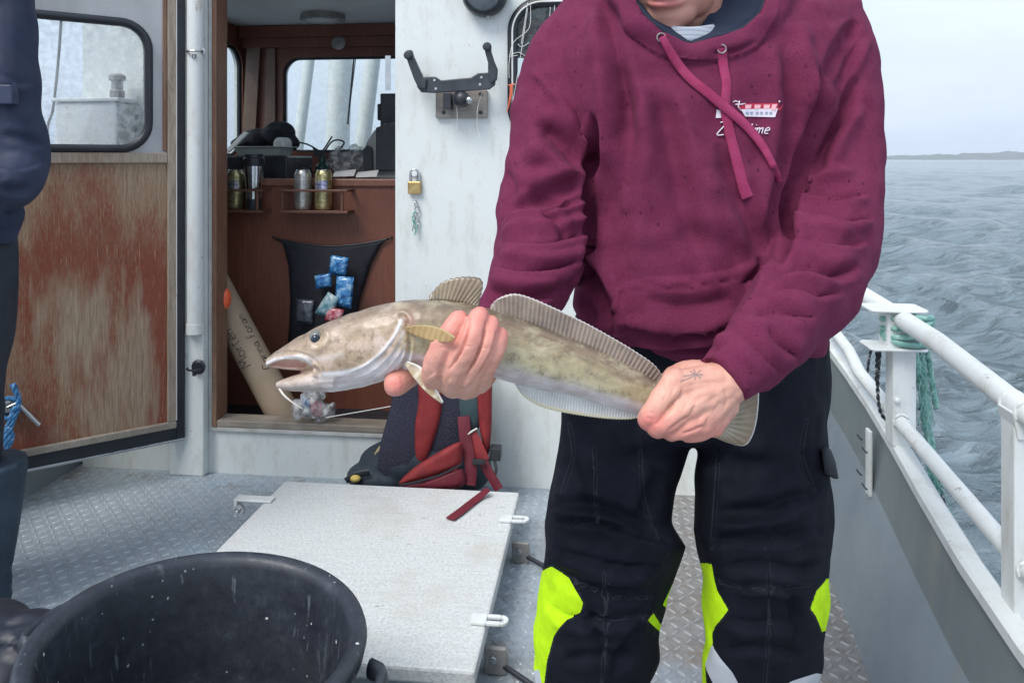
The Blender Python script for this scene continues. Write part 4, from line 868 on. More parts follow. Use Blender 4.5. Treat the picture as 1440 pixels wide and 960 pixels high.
# ================================================================== THINGS ON THE DECK
ZT = .125
hTL, hTR = onZ(400, 676, ZT), onZ(737, 691, ZT); hFR = onZ(668, 944, ZT)
ex_ = np.array([1, 0, 0.]); L_, R_, B_, Fr = hTL[0], hFR[0], (hTL[1]+hTR[1])/2, hFR[1]
HT = thing('deck_hatch', 'large square white speckled deck hatch cover with slotted lugs', 'hatch', ((L_+R_)/2, (B_+Fr)/2, 0))
n = NT('speckled_hatch_paint'); fine = n.noise(120, 4, .7); st_ = n.noise(30, 7, .7, n.map((.35, 1.6, 1))); 
c_ = n.ramp(fine, [(.32, (.42, .44, .44)), (.5, (.60, .62, .61)), (.7, (.70, .72, .71))]); c_ = n.mix(n.ramp(st_, [(.5, 0.0), (.62, .45)]), c_, (.50, .52, .51))
c_ = n.mix(n.ramp(n.noise(5, 5, .6), [(.54, 0.0), (.72, .5)]), c_, (.46, .43, .36)); c_ = n.mix(n.ramp(n.noise(26, 4, .6), [(.68, 0.0), (.72, .7)]), c_, (.25, .24, .22)); sp = n.ramp(n.noise(9, 2, .4, n.map((1.0, 6, 1), (0, 0, .2))), [(.75, 0.0), (.78, .6)]); c_ = n.mix(sp, c_, (.40, .40, .38))
HM = n.set(col=c_, rough=.42, nrm=n.bump(fine, .55, .0025, n.bump(n.noise(6, 3), .2, .006)))
MB().box2((L_, Fr, ZT-.038), (R_, B_, ZT)).build('hatch_lid', HM, HT, bevel=.007)
MB().box2((L_+.035, Fr+.03, .0), (R_-.035, B_-.03, ZT-.0385)).build('coaming', M('grey_coaming', (.22, .26, .28), (.3, .33, .35), .45), HT, bevel=.003)
def slot_lug(q):
    b = MB(); x, y = q[0], q[1]; z = ZT+.001
    b.prism([(x-.025, y-.020, z), (x+.015, y-.020, z), (x+.015, y+.020, z), (x-.025, y+.020, z)], (0, 0, .009))
    for s in (-1, 1): b.prism([(x+.015, y+s*.008, z), (x+.015, y+s*.020, z), (x+.050, y+s*.020, z), (x+.050, y+s*.008, z)], (0, 0, .009))
    a = np.linspace(-math.pi/2, math.pi/2, 9); po = [(x+.05+.020*math.cos(t), y+.020*math.sin(t), z) for t in a]+[(x+.05+.008*math.cos(t), y+.008*math.sin(t), z) for t in a[::-1]]; b.prism(po, (0, 0, .009))
    b.build('slotted_lug', WHITE_CLEAN, HT, bevel=.0025)
slot_lug(onZ(705, 731, ZT)+np.array([.02, 0, 0])); slot_lug(onZ(668, 873, ZT)+np.array([.015, 0, 0]))
q = onZ(372, 704, ZT); b = MB(); b.box2((q[0]-.10, q[1]-.02, ZT+.001), (q[0]+.03, q[1]+.02, ZT+.009)); b.box2((q[0]-.10, q[1]-.022, ZT-.05), (q[0]-.088, q[1]+.022, ZT+.01)); b.build('bent_lug', WHITE_CLEAN, HT, bevel=.003)
MB().lathe((q[0]-.075, q[1]-.024, ZT-.02), [(.018, 0), (.018, .012), (.009, .013), (.009, .03), (.006, .032)], 8, axis=(0, -1, 0)).build('lug_bolt', STEEL, HT)
for k, (px, py) in enumerate(((732, 778), (697, 930))):
    q = onZ(px, py, .03); rt = thing('hatch_clamp', ['far grey clamp bracket with a dark rod on the deck beside the hatch', 'near grey clamp bracket with a dark rod on the deck beside the hatch'][k], 'clamp', (q[0], q[1], 0), 'clamps beside the hatch')
    b = MB(); b.box((q[0], q[1], .034), (.055, .014, .066)); b.box((q[0], q[1]+.022, .02), (.055, .04, .036)); b.build('bracket', GALV, rt, bevel=.003)
    MB().lathe((q[0]-.005, q[1]-.008, .04), [(.010, 0), (.010, .003), (.005, .004), (.005, .008)], 12, axis=(0, -1, 0)).build('bolt', STEEL, rt)
    MB().tube([(q[0]+.02, q[1], .022), (q[0]+.12, q[1]-.07, .013)], .007, 10).build('rod', RUBBER, rt, smooth='auto')
    if k == 0: pass

# ---- black tub
tc_ = P(284, 0, 1.40); TX, TY, TZ, TR_ = tc_[0], tc_[1], .415, .291
TUB = thing('black_tub', 'large round black plastic tub with fish scales stuck inside', 'tub', (TX, TY, 0))
n = NT('scuffed_black_tub'); fn = n.noise(60, 6, .75); bl = n.noise(4, 6, .6)
c_ = n.ramp(n.noise(16, 8, .75), [(.3, (.014, .017, .026)), (.55, (.028, .034, .047)), (.8, (.075, .088, .105))]); c_ = n.mix(n.ramp(n.noise(3, 6, .7), [(.58, 0.0), (.72, .45)]), c_, (.040, .036, .028)); c_ = n.mix(n.ramp(n.noise(8, 5, .7, n.map((2.5, 2.5, .6))), [(.60, 0.0), (.72, .5)]), c_, (.13, .145, .17))
dv_ = n.map(); sc_ = n.ramp(n.math('ADD', n.vor(24), n.math('MULTIPLY', n.math('SUBTRACT', n.noise(120, 2), .5), .12)), [(.055, 1.0), (.085, 0.0)]); sel_ = n.ramp(n.noise(9, 1, .3), [(.38, 0.0), (.44, 1.0)]); c_ = n.mix(n.math('MULTIPLY', sc_, sel_), c_, (.6, .6, .58))
sc2 = n.ramp(n.vor(38), [(.06, 1.0), (.09, 0.0)]); c_ = n.mix(n.math('MULTIPLY', sc2, n.ramp(n.noise(11, 2), [(.48, 0.0), (.56, .8)])), c_, (.35, .38, .40)); c_ = n.mix(n.ramp(n.noise(16, 5, .6, n.map((3.5, 3.5, .35))), [(.64, 0.0), (.68, .5)]), c_, (.17, .19, .22))
TUBM = n.set(col=c_, rough=n.ramp(fn, [(.3, .3), (.7, .6)]), nrm=n.bump(fn, .35, .002))
mb = MB(); N_ = 96; a = np.arange(N_)*2*math.pi/N_
def ringc(r, z): return np.stack([TX+r*np.cos(a), TY+r*np.sin(a), z+.075*(.25-r*np.cos(a))], 1)
prof = [(.205, .002), (.212, .0), (.222, .02), (.240, TZ*.45), (TR_-.030, TZ-.05), (TR_-.014, TZ-.045), (TR_-.004, TZ-.03), (TR_, TZ-.012), (TR_-.003, TZ-.003), (TR_-.012, TZ+.001), (TR_-.024, TZ-.001), (TR_-.032, TZ-.008), (TR_-.036, TZ-.02), (TR_-.045, TZ-.08), (TR_-.058, TZ*.5), (TR_-.078, .03), (TR_-.095, .012), (.01, .010)]
mb.loft([ringc(r, z) for r, z in prof]); mb.build('tub_shell', TUBM, TUB, smooth=True)
for sgn in (0, 1):
    ah = R(-3) if sgn == 0 else R(177); b = MB(); pts = []
    for t in np.linspace(-1, 1, 11): an = ah+t*.20; r_ = TR_+.008+.028*math.sqrt(max(0, 1-t**4)); pts.append((TX+r_*math.cos(an), TY+r_*math.sin(an), TZ-.030-.075*r_*math.cos(an)))
    b.tube(pts, .011, 10, flat=1.8); b.build('handle', TUBM, TUB, smooth=True)
# dark oilskin bag, left of the tub
b = MB()
for px, py, d, r in ((25, 905, 1.50, (.10, .11, .075)), (-40, 900, 1.5, (.12, .12, .09)), (40, 895, 1.62, (.06, .08, .04)), (5, 950, 1.42, (.09, .10, .07))): b.ball(P(px, py+20, d), r, 20, 14)
V, Fc = remesh(b, .008, 2); V = lump(V, Fc, .018, 11, 1); V = sculpt(V, Fc, [('v', [(0, 900), (20, 905), (50, 925)], 5, .012), ('r', [(0, 915), (22, 918), (45, 935)], 5, .012), ('v', [(0, 880), (25, 875), (50, 868)], 4, .008)])
surf('oilskin_bag', V, Fc, M('black_oilskin', (.008, .011, .020), (.016, .021, .034), .5), None, label='crumpled black oilskin bag on the deck left of the round tub', cat='bag')

# ---- backpack
DK = 2.86
def puff(pts, d, h, mt, name, parent, back=.006, n=9, sub=4, dd=0.0):
    p_ = crom(np.array(pts, float), np.zeros(len(pts)), sub, True)[0]; c0 = p_.mean(0); rings = []
    for k in range(n):
        s = 1-k/(n-1)*.97; hh = h*math.sqrt(max(0, 1-s**3.2)); rings.append(np.array([P(*(c0+(q-c0)*s), d-hh+dd*(q[1]-c0[1])/100*s) for q in p_]))
    back_ = np.array([P(*q, d+back+dd*(q[1]-c0[1])/100) for q in p_]); mb = MB(); mb.loft([back_]+rings); return mb.build(name, mt, parent, smooth=True)
def ribbon(pts, wd, d, mt, name, parent, th=.003, sub=6, pxw=True):
    """flat strap: pts (px,py,depth)"""
    p_ = np.array([(a[0], a[1]) for a in pts], float); dd = np.array([a[2] if len(a) > 2 else d for a in pts], float)
    pp, dq = crom(p_, dd, sub); ww = np.interp(np.linspace(0, 1, len(pp)), np.linspace(0, 1, len(np.atleast_1d(wd))), np.atleast_1d(wd)) if np.size(wd) > 1 else np.full(len(pp), wd)
    t = np.gradient(pp, axis=0); t /= np.linalg.norm(t, axis=1)[:, None]; nn_ = np.stack([-t[:, 1], t[:, 0]], 1); rings = []
    for i in range(len(pp)):
        a, c = pp[i]+nn_[i]*ww[i]/2, pp[i]-nn_[i]*ww[i]/2; rings.append(np.array([P(*a, dq[i]), P(*(a*.85+c*.15), dq[i]-th), P(*(a*.5+c*.5), dq[i]-th*1.2), P(*(a*.15+c*.85), dq[i]-th), P(*c, dq[i]), P(*((a+c)/2), dq[i]+th*.4)]))
    mb = MB(); mb.loft(rings); return mb.build(name, mt, parent, smooth='auto')
BPK = thing('backpack', 'red and black backpack leaning on the white wall behind the hatch', 'backpack', P(610, 690, DK))
n = NT('black_mesh_padding'); MESHM = n.set(col=n.ramp(n.vor(170), [(.2, (.008, .009, .018)), (.5, (.026, .026, .048))]), rough=.85, nrm=n.bump(n.vor(170), .8, .003))
CLR = M('red_pack_cloth', (.15, .009, .012), (.25, .020, .022), .7, ns=12, bs=240, bump=.5, bd=.0015); CLD = M('maroon_webbing', (.09, .006, .016), (.15, .012, .026), .65, bs=300, bump=.4); NAVY = M('navy_pack_cloth', (.012, .018, .03), (.03, .045, .06), .75, bs=200)
b = MB(); 
for px, py, d, r in ((612, 560, 2.98, (.17, .10, .14)), (612, 480, 3.0, (.15, .08, .12)), (610, 640, 2.97, (.20, .11, .13)), (560, 650, 2.96, (.15, .09, .085)), (535, 668, 2.95, (.13, .09, .05)), (598, 600, 2.97, (.12, .08, .12)), (655, 655, 2.97, (.10, .10, .09))): b.ball(P(px, py, d), r, 24, 16)
V, Fc = remesh(b, .008, 4); V = lump(V, Fc, .012, 9, 2); surf('pack_body', V, Fc, NAVY, BPK)
puff([(565, 480), (650, 480), (668, 560), (655, 640), (600, 690), (540, 690), (532, 640), (552, 560)], 2.885, .02, MESHM, 'back_panel', BPK)
puff([(590, 500), (618, 500), (622, 560), (619, 590), (610, 620), (600, 650), (590, 654), (584, 640), (583, 600), (588, 565)], 2.868, .022, CLR, 'centre_pad', BPK)
puff([(645, 500), (672, 500), (676, 560), (674, 600), (655, 610), (645, 570)], 2.872, .02, M('dark_teal_pack_cloth', (.02, .04, .05), (.04, .07, .08), .8), 'side_panel', BPK)
puff([(668, 480), (690, 500), (692, 560), (690, 620), (684, 640), (674, 600), (670, 550)], 2.864, .022, CLR, 'shoulder_strap', BPK)
puff([(561, 681), (575, 663), (605, 642), (645, 621), (650, 632), (647, 655), (620, 665), (590, 676)], 2.80, .030, CLR, 'hip_pad', BPK)
puff([(562, 683), (590, 679), (640, 661), (652, 662), (650, 684), (600, 691), (575, 690)], 2.79, .026, CLD, 'hip_belt', BPK)
ribbon([(563, 682, 2.775), (590, 676, 2.765), (620, 667, 2.765), (650, 652, 2.775)], 3, 0, RUBBER, 'zip', BPK)
ribbon([(640, 655, 2.79), (638, 670, 2.785), (630, 686, 2.785)], 8, 0, CLR, 'pull_strap', BPK); ribbon([(652, 585, 2.85), (655, 620, 2.83), (662, 655, 2.81), (660, 682, 2.80)], 17, 0, CLD, 'webbing_strap', BPK)
ribbon([(662, 610, 2.845), (672, 630, 2.83), (680, 648, 2.82)], 18, 0, CLR, 'webbing_strap', BPK); ribbon([(680, 650, 2.82), (690, 668, 2.81), (702, 688, 2.80)], 13, 0, CLD, 'webbing_strap', BPK)
ribbon([(656, 612, 2.835), (664, 606, 2.835), (671, 602, 2.835)], 2.5, 0, WSTR, 'reflective_edge', BPK)
MB().box(P(673, 649, 2.80), (.045, .012, .02)).build('buckle', BLACKPL, BPK, bevel=.003); MB().box(P(697, 636, 2.86), (.04, .05, .045)).build('side_clip', BLACKPL, BPK, bevel=.003)
ribbon([(693, 640, 2.85), (698, 660, 2.83), (693, 675, 2.82)], 4, 0, BLACKPL, 'loose_webbing', BPK)
z_ = MB(); z_.ball(P(500, 672, 2.86), (.02, .02, .014), 12, 8); z_.build('toggle', M('yellow_toggle', (.5, .36, .08), (.6, .45, .12), .5), BPK, smooth=True); ribbon([(548, 618, 2.93), (536, 628, 2.93), (528, 640, 2.92)], 5, 0, M('yellow_cord', (.4, .32, .14), (.5, .4, .2), .7), 'yellow_loop', BPK)
ribbon([(486, 676, 2.86), (500, 668, 2.86), (520, 664, 2.86)], 9, 0, BLACKPL, 'base_strap', BPK)
s0 = [onZ(px, py, ZT+.004+z) for px, py, z in ((686, 688, .02), (675, 698, .004), (662, 708, .001), (648, 719, .002), (633, 730, .001))]
mb = MB(); s0 = crom(np.array(s0), np.zeros(5), 5)[0]; t = np.gradient(s0, axis=0); sd_ = np.cross(t, [0, 0, 1]); sd_ /= np.linalg.norm(sd_, axis=1)[:, None]
mb.loft([np.array([p_-s_*.016, p_+s_*.016, p_+s_*.016+np.array([0, 0, .003]), p_-s_*.016+np.array([0, 0, .003])]) for p_, s_ in zip(s0, sd_)]); mb.build('loose_strap', CLD, BPK)
# white cord from the door sill
b = MB(); b.tube([P(458, 587, 3.12), P(510, 578, 3.11), P(550, 571, 3.02)], .002, 5, smooth=4); b.tube([P(553, 560, 3.02), P(554, 590, 3.02), P(553, 606, 3.02), P(548, 612, 3.02)], .0026, 5, smooth=4); b.build('string', WSTR, None, label='thin white string across the doorway beside the backpack', cat='string')

# ================================================================== PERSON AT THE LEFT EDGE
D2 = 2.15
PL2 = thing('person', 'person in a navy jacket and dark trousers standing at the left edge', 'person', (P(-90, 0, D2)[0], P(-90, 0, D2)[1], 0))
b = MB()
def ringpx(py, xl, xr_, d, th, n=28, sq=.85):
    a = np.arange(n)*2*math.pi/n; cx, hw = (xl+xr_)/2, (xr_-xl)/2; c, s = np.cos(a), np.sin(a)
    u = np.sign(c)*np.abs(c)**sq; v = np.sign(s)*np.abs(s)**sq
    return np.array([P(cx+hw*p_, py, d+th*q_) for p_, q_ in zip(u, v)])
b.loft([ringpx(y, xl, x_, D2+.02, .13) for y, xl, x_ in ((-150, -200, 10), (-60, -235, 30), (20, -225, 30), (120, -215, 30), (250, -215, 28), (300, -215, 38), (345, -200, 22))])
b.limb([P(5, -70, D2), P(15, 60, D2-.03), P(22, 160, D2-.04), P(28, 225, D2-.03), P(10, 262, D2-.12), P(-60, 285, D2-.26)], [.07, .066, .064, .078, .06, .045])
V, Fc = remesh(b, .008, 3); V = lump(V, Fc, .012, 9, 4)
V = sculpt(V, Fc, [('l', [(0, 105), (25, 120), (48, 118)], 7, .006), ('v', [(0, 190), (30, 195), (60, 205)], 7, .008), ('l', [(0, 235), (30, 240), (62, 228)], 6, .008), ('v', [(0, 262), (25, 268), (45, 262)], 7, .012), ('l', [(0, 290), (20, 300), (35, 295)], 6, .006), ('v', [(0, 320), (20, 325), (30, 318)], 6, .006), ('r', [(0, 155), (30, 165), (50, 160)], 8, .005)])
JK = surf('jacket', V, Fc, M('navy_jacket_shell', (.010, .017, .045), (.018, .029, .066), .72, bs=200, bump=.3), PL2)
MB().prism([P(a_, c_, D2-.125) for a_, c_ in ((-25, 118), (14, 119), (17, 128), (17, 147), (-25, 146))], FW*.03).build('sleeve_patch', M('navy_patch', (.016, .026, .062), (.024, .036, .08), .5), JK, bevel=.004)
b = MB()
b.loft([ringpx(y, xl, x_, D2+.04, th, sq=.95) for y, xl, x_, th in ((330, -190, 26, .12), (400, -185, 27, .12), (470, -180, 24, .12), (560, -180, 2, .12), (600, -185, -5, .11))])
b.loft([ringpx(y, xl, x_, D2+.04, th, sq=1) for y, xl, x_, th in ((560, -95, 4, .10), (640, -85, 2, .095), (700, -80, 4, .09), (770, -75, 2, .085))]); b.loft([ringpx(y, xl, x_, D2+.04, th, sq=1) for y, xl, x_, th in ((560, -190, -90, .10), (680, -185, -100, .095), (770, -180, -105, .085))])
V, Fc = remesh(b, .009, 3); V = lump(V, Fc, .014, 7, 8); surf('trousers', V, Fc, M('black_navy_trousers', (.008, .012, .022), (.014, .02, .035), .7), PL2)
for s, x_ in ((0, -20), (1, -140)):
    b = MB(); f = P(x_, 0, D2+.02); fx_, fy_ = f[0], f[1]
    b.loft([np.array([(fx_+r*math.cos(t_)*1.0, fy_+r*math.sin(t_)*1.1, z) for t_ in np.arange(20)*math.pi/10]) for z, r in ((.14, .062), (.25, .078), (.40, .096), (.44, .098))]); b.ball((fx_+.005, fy_-.06, .05), (.058, .14, .05), 18, 10); b.ball((fx_, fy_, .10), (.06, .07, .09), 18, 10)
    V, Fc = remesh(b, .008, 3); surf('rubber_boot', V, Fc, M('blue_rubber_boot', (.012, .028, .048), (.025, .052, .082), .6), PL2)
hd = MB(); hd.ball(P(-105, -245, D2), (.075, .095, .115), 20, 14); hd.tube([P(-105, -190, D2), P(-105, -130, D2+.03)], [.055, .065], 16); hd.ball(P(-90, -240, D2-.09), (.016, .02, .018), 10, 8)
hd.limb([P(-55, 283, D2-.26), P(-80, 288, D2-.30), P(-100, 290, D2-.33)], [.035, .042, .03])
for k in range(4): hd.limb([P(-98, 280+k*8, D2-.32), P(-118, 286+k*8, D2-.36), P(-112, 296+k*8, D2-.38)], [.010, .009, .008], n=8)
V, Fc = remesh(hd, .006, 2); SK2 = M('skin_plain', (.50, .28, .21), (.58, .34, .26), .5); surf('body', V, Fc, SK2, PL2)
b = MB(); b.ball(P(-105, -262, D2+.012), (.088, .105, .105), 20, 12); V, Fc = remesh(b, .008, 2); surf('knitted_hat', V, Fc, M('dark_knit', (.02, .02, .03), (.03, .03, .045), .9), PL2)
# ================================================================== THE FISHERMAN
DP = 1.27
PX = thing('person', 'man in a maroon hoodie and black trousers with yellow patches holding a long fish', 'person', (P(980, 0, 1.3)[0], P(980, 0, 1.3)[1], 0))
# ---- hoodie
b = MB()
T = [(-30, 800, 1190, 1.36, .09), (5, 790, 1212, 1.33, .13), (40, 780, 1212, 1.31, .15), (80, 778, 1205, 1.30, .16), (130, 785, 1190, 1.295, .165), (190, 805, 1165, 1.29, .165), (240, 826, 1150, 1.285, .165), (300, 832, 1145, 1.28, .165),
     (350, 822, 1145, 1.28, .165), (400, 806, 1150, 1.28, .17), (430, 804, 1155, 1.28, .17), (455, 815, 1160, 1.28, .17), (480, 850, 1165, 1.285, .165), (500, 885, 1160, 1.29, .16), (512, 930, 1120, 1.29, .14)]
b.loft([ringpx(*t_, n=40, sq=.8) for t_ in T])
b.limb([P(850, 40, 1.34), P(806, 88, 1.31), P(786, 150, 1.28), P(778, 230, 1.25), P(766, 300, 1.22), P(762, 345, 1.19), P(748, 392, 1.13), P(728, 430, 1.08), P(712, 462, 1.05)], [.085, .082, .076, .074, .074, .074, .066, .052, .044], n=20)
b.limb([P(1100, 35, 1.36), P(1150, 60, 1.33), P(1172, 120, 1.30), P(1177, 190, 1.275), P(1176, 260, 1.24), P(1170, 325, 1.20), P(1140, 395, 1.12), P(1100, 450, 1.04), P(1062, 495, .985)], [.085, .085, .076, .072, .072, .073, .068, .058, .047], n=20)
cuffA, cuffB = P(1052, 497, .965), P(1016, 534, .945); b.tube([P(1062, 484, .985), cuffA, cuffB], [.044, .0395, .0355], 24)
# hood roll round the neck
HOOD = [(868, -45, 1.24, .030), (876, -8, 1.20, .026), (902, 32, 1.165, .022), (938, 62, 1.15, .019), (972, 74, 1.147, .017), (1010, 64, 1.15, .018), (1048, 52, 1.165, .021), (1078, 22, 1.19, .026), (1092, -20, 1.24, .032), (1090, -60, 1.31, .04), (1050, -85, 1.42, .055), (980, -95, 1.47, .06), (910, -85, 1.42, .055), (872, -65, 1.32, .04)]
b.tube([P(x, y, d) for x, y, d, r in HOOD], [r for *_, r in HOOD], 14, smooth=5, closed=True)
V, Fc = remesh(b, .0042, 6, .5)
TOR = None
S = [  # torso, hood and neckline
 ('l', [(866, 0), (882, 40), (915, 72), (960, 86), (1015, 84), (1060, 68), (1090, 30), (1100, -10)][::-1], 5, .0035),
 ('v', [(1000, 74), (1030, 72), (1062, 58)], 4, .003),
 ('v', [(850, 0), (862, 60), (878, 130), (884, 190)], 13, .008), ('r', [(838, 10), (846, 80), (858, 160), (870, 230), (876, 300)], 15, .010),
 ('v', [(866, 90), (880, 180), (876, 250), (862, 300)], 16, .010), ('r', [(900, 110), (905, 220), (900, 320), (890, 380)], 20, .007),
 ('r', [(945, 110), (975, 200), (1000, 300), (1022, 380)], 17, .008), ('v', [(925, 120), (945, 220), (965, 310), (990, 380)], 15, .007),
 ('r', [(990, 240), (1030, 320), (1050, 370)], 13, .006), ('v', [(1010, 200), (1050, 300), (1072, 360)], 13, .007), ('v', [(1105, 60), (1112, 140), (1104, 220), (1095, 300), (1085, 350)], 15, .010), ('r', [(1085, 60), (1090, 160), (1078, 260), (1066, 330)], 13, .007), ('r', [(1128, 30), (1134, 90), (1128, 150)], 13, .009),
 # body - left sleeve boundary and arm hole
 ('v', [(838, 160), (836, 220), (830, 262), (828, 310), (828, 350), (812, 388), (798, 410)], 9, .022), ('c', [(735, 106), (758, 122), (785, 155), (806, 195), (822, 232)], 2.6, .0035), ('r', [(742, 98), (764, 116), (792, 150), (814, 190)], 6, .003),
 ('v', [(752, 172), (778, 190), (802, 214), (828, 240)], 15, .013), ('r', [(742, 230), (765, 215), (790, 232), (815, 262)], 14, .010),
 ('r', [(738, 262), (770, 250), (800, 262)], 12, .006), ('v', [(740, 280), (775, 272), (812, 250)], 10, .008),
 # left sleeve elbow folds
 ('l', [(704, 316), (735, 304), (780, 300), (822, 278)], 8, .014), ('v', [(716, 300), (745, 286), (790, 282)], 8, .008), ('r', [(702, 332), (740, 324), (785, 322), (824, 306)], 8, .011), ('l', [(698, 345), (730, 350), (775, 348), (824, 330)], 7, .013),
 ('r', [(702, 360), (740, 368), (785, 366), (815, 352)], 8, .010), ('l', [(692, 376), (725, 386), (770, 384), (808, 370)], 7, .011), ('r', [(688, 392), (725, 402), (765, 400), (800, 388)], 8, .007), ('v', [(684, 408), (720, 418), (760, 416), (788, 408)], 6, .007),
 ('v', [(760, 300), (780, 320), (795, 345)], 6, .007), ('v', [(715, 240), (720, 275), (712, 300)], 8, .006),
 # right sleeve
 ('v', [(1148, 98), (1146, 150), (1134, 200), (1124, 250), (1113, 300), (1110, 340), (1096, 376)], 9, .021), ('c', [(1218, 40), (1196, 78), (1170, 128), (1152, 172), (1140, 205)], 2.8, .004), ('r', [(1226, 50), (1204, 92), (1178, 142), (1158, 190)], 8, .006), ('v', [(1206, 30), (1182, 66), (1160, 112)], 9, .008),
 ('v', [(1205, 110), (1178, 160), (1152, 220), (1135, 268)], 11, .010), ('r', [(1215, 150), (1190, 190), (1165, 240)], 12, .008),
 ('l', [(1116, 290), (1148, 278), (1185, 282), (1222, 275)], 9, .012), ('r', [(1122, 262), (1160, 248), (1205, 240)], 10, .008), ('l', [(1108, 318), (1145, 310), (1190, 318), (1228, 308)], 8, .014), ('r', [(1112, 332), (1150, 326), (1200, 334)], 7, .008), ('l', [(1102, 352), (1140, 345), (1190, 350), (1220, 340)], 8, .011),
 ('v', [(1090, 388), (1130, 376), (1175, 384), (1208, 372)], 9, .011), ('r', [(1085, 402), (1125, 395), (1175, 402)], 8, .007), ('l', [(1072, 420), (1108, 412), (1150, 420), (1188, 410)], 8, .009), ('v', [(1060, 442), (1095, 436), (1140, 450)], 8, .007),
 ('c', [(1032, 456), (1052, 478), (1080, 508), (1104, 530)], 3, .006), ('c', [(1037, 452), (1058, 474), (1086, 504), (1109, 525)], 2.2, .003), ('v', [(1078, 458), (1098, 484), (1122, 505)], 7, .006), ('v', [(1015, 478), (1045, 510), (1070, 535)], 4, .002),
 # waist
 ('v', [(812, 350), (835, 395), (850, 432), (868, 470)], 10, .012), ('r', [(830, 350), (852, 392), (864, 420)], 8, .006), ('v', [(806, 400), (822, 425), (840, 452)], 7, .009), ('r', [(806, 432), (830, 452), (858, 470)], 8, .006),
 ('l', [(866, 452), (920, 462), (985, 466), (1050, 440)][::-1], 8, .011), ('r', [(870, 470), (930, 482), (1000, 480), (1040, 462)], 8, .006), ('v', [(880, 486), (930, 496), (985, 494), (1025, 480)], 6, .008), ('v', [(1075, 360), (1062, 385), (1040, 400)], 7, .008), ('r', [(1080, 378), (1066, 412), (1040, 440)], 9, .007), ('v', [(905, 420), (960, 430), (1030, 418)], 12, .004)]
S = [(k_, p_, w_, a_*((1.05 if k_ == 'l' else 1.5) if k_ != 'c' else 1)) for k_, p_, w_, a_ in S]
V = sculpt(V, Fc, S)
# kangaroo pocket: a second layer of cloth
def layer(V, Fc, poly, h, soft=2.5, seam=None):
    N = normals(V, Fc); x, y, d = proj(V); f = (facing(V, N) > .15)&(d > 1.05)
    s_ = sdf(x, y, poly); k = np.where(f, np.clip(s_/soft+.5, 0, 1), 0); V = V+N*(h*k)[:, None]
    if seam: g_ = np.where(f, np.exp(-((s_-seam)/1.7)**2), 0); V = V-N*(.0018*g_)[:, None]
    return V
V = layer(V, Fc, [(874, 401), (910, 399), (970, 397), (1030, 386), (1064, 366), (1090, 372), (1086, 430), (1060, 478), (960, 484), (862, 470), (852, 462), (862, 430)], .0048, 2.5, 7)
V = sculpt(V, Fc, [('l', [(876, 401), (910, 398), (970, 396), (1030, 385), (1066, 365)][::-1], 3.2, .0045), ('c', [(880, 408), (912, 405), (970, 403), (1030, 392), (1066, 373)], 1.8, .0022), ('l', [(876, 401), (866, 430), (853, 462)], 3.2, .005), ('c', [(883, 405), (873, 433), (861, 465)], 1.8, .002)])
V = lump(V, Fc, .0018, 30, 5); V = lump(V, Fc, .0055, 9, 11); V = lump(V, Fc, .0040, 17, 8, (.8, .8, 1.7)); V = lump(V, Fc, .0035, 12, 4, (2.0, 1, .5))
x, y, d = proj(V); nk = sdf(x, y, [(880, -60), (888, -10), (903, 20), (930, 44), (952, 54), (970, 61), (990, 57), (1018, 50), (1046, 40), (1070, 18), (1082, -12), (1086, -60)])
push = np.where((d < 1.33), np.clip(nk/7, 0, 1), 0); V = CAM+(V-CAM)*(1+push*np.clip(1.37-d, 0, 1)/d)[:, None]
navy = np.where(d < 1.40, nk-1.5, -5)
n = NT('maroon_hoodie_fleece'); fz = n.noise(420, 3, .7); md = n.noise(34, 6, .65)
c_ = n.ramp(md, [(.3, (.108, .015, .041)), (.7, (.146, .027, .060))])
c_ = n.mix(n.ramp(fz, [(.35, 0.0), (.7, .42)]), c_, (.23, .045, .115))
wet = n.ramp(n.vor(64, n.map((1, 1, .8))), [(.10, 1.0), (.19, 0.0)]); wsel = n.ramp(n.noise(19, 3, .5), [(.47, 0.0), (.60, 1.0)]); drops = n.math('MULTIPLY', wet, wsel); c_ = n.mix(n.math('MULTIPLY', drops, .62), c_, (.040, .008, .022))
big = n.ramp(n.noise(3.2, 4, .6), [(.45, 0.0), (.7, .35)]); c_ = n.mix(big, c_, (.10, .018, .052))
c_ = n.mix(n.math('GREATER_THAN', n.attr('navy'), 0.0), c_, (.012, .022, .048))
HOODM = n.set(col=c_, rough=.93, sheen=.04, srough=.5, spec=.08, nrm=n.bump(fz, .35, .0012, n.bump(md, .25, .003)))
n.b.inputs['Sheen Tint'].default_value = (.9, .45, .65, 1)
HOODIE = surf('hoodie', V, Fc, HOODM, PX, attrs={'navy': navy})
HV, HFc = V, Fc
from mathutils.bvhtree import BVHTree
bvh = BVHTree.FromPolygons([Vector(v) for v in HV], HFc)
def onHood(px, py, lift=.001):
    r = ray(px, py); h = bvh.ray_cast(Vector(CAM), Vector(r).normalized())
    if h[0] is None: return P(px, py, 1.15)
    return np.array(h[0])-np.array(r)/np.linalg.norm(r)*lift
# hood lining: a dark bowl inside the roll, rising behind the neck
rings = []
HP = crom(np.array([P(x, y, d) for x, y, d, r in HOOD]), np.zeros(len(HOOD)), 4, True)[0]; hc = P(985, 10, 1.36)
for s_, dz in ((.93, .012), (.84, -.004), (.70, -.035), (.5, -.06)): rings.append(hc+(HP-hc)*s_+np.array([0, 0, dz]))
mb = MB(); mb.loft(rings, cap=False); o = mb.build('hood_lining', M('navy_hood_lining', (.010, .020, .045), (.018, .03, .06), .9, bs=300, bump=.4), HOODIE, smooth=True); s_ = o.modifiers.new('s', 'SOLIDIFY'); s_.thickness = .004
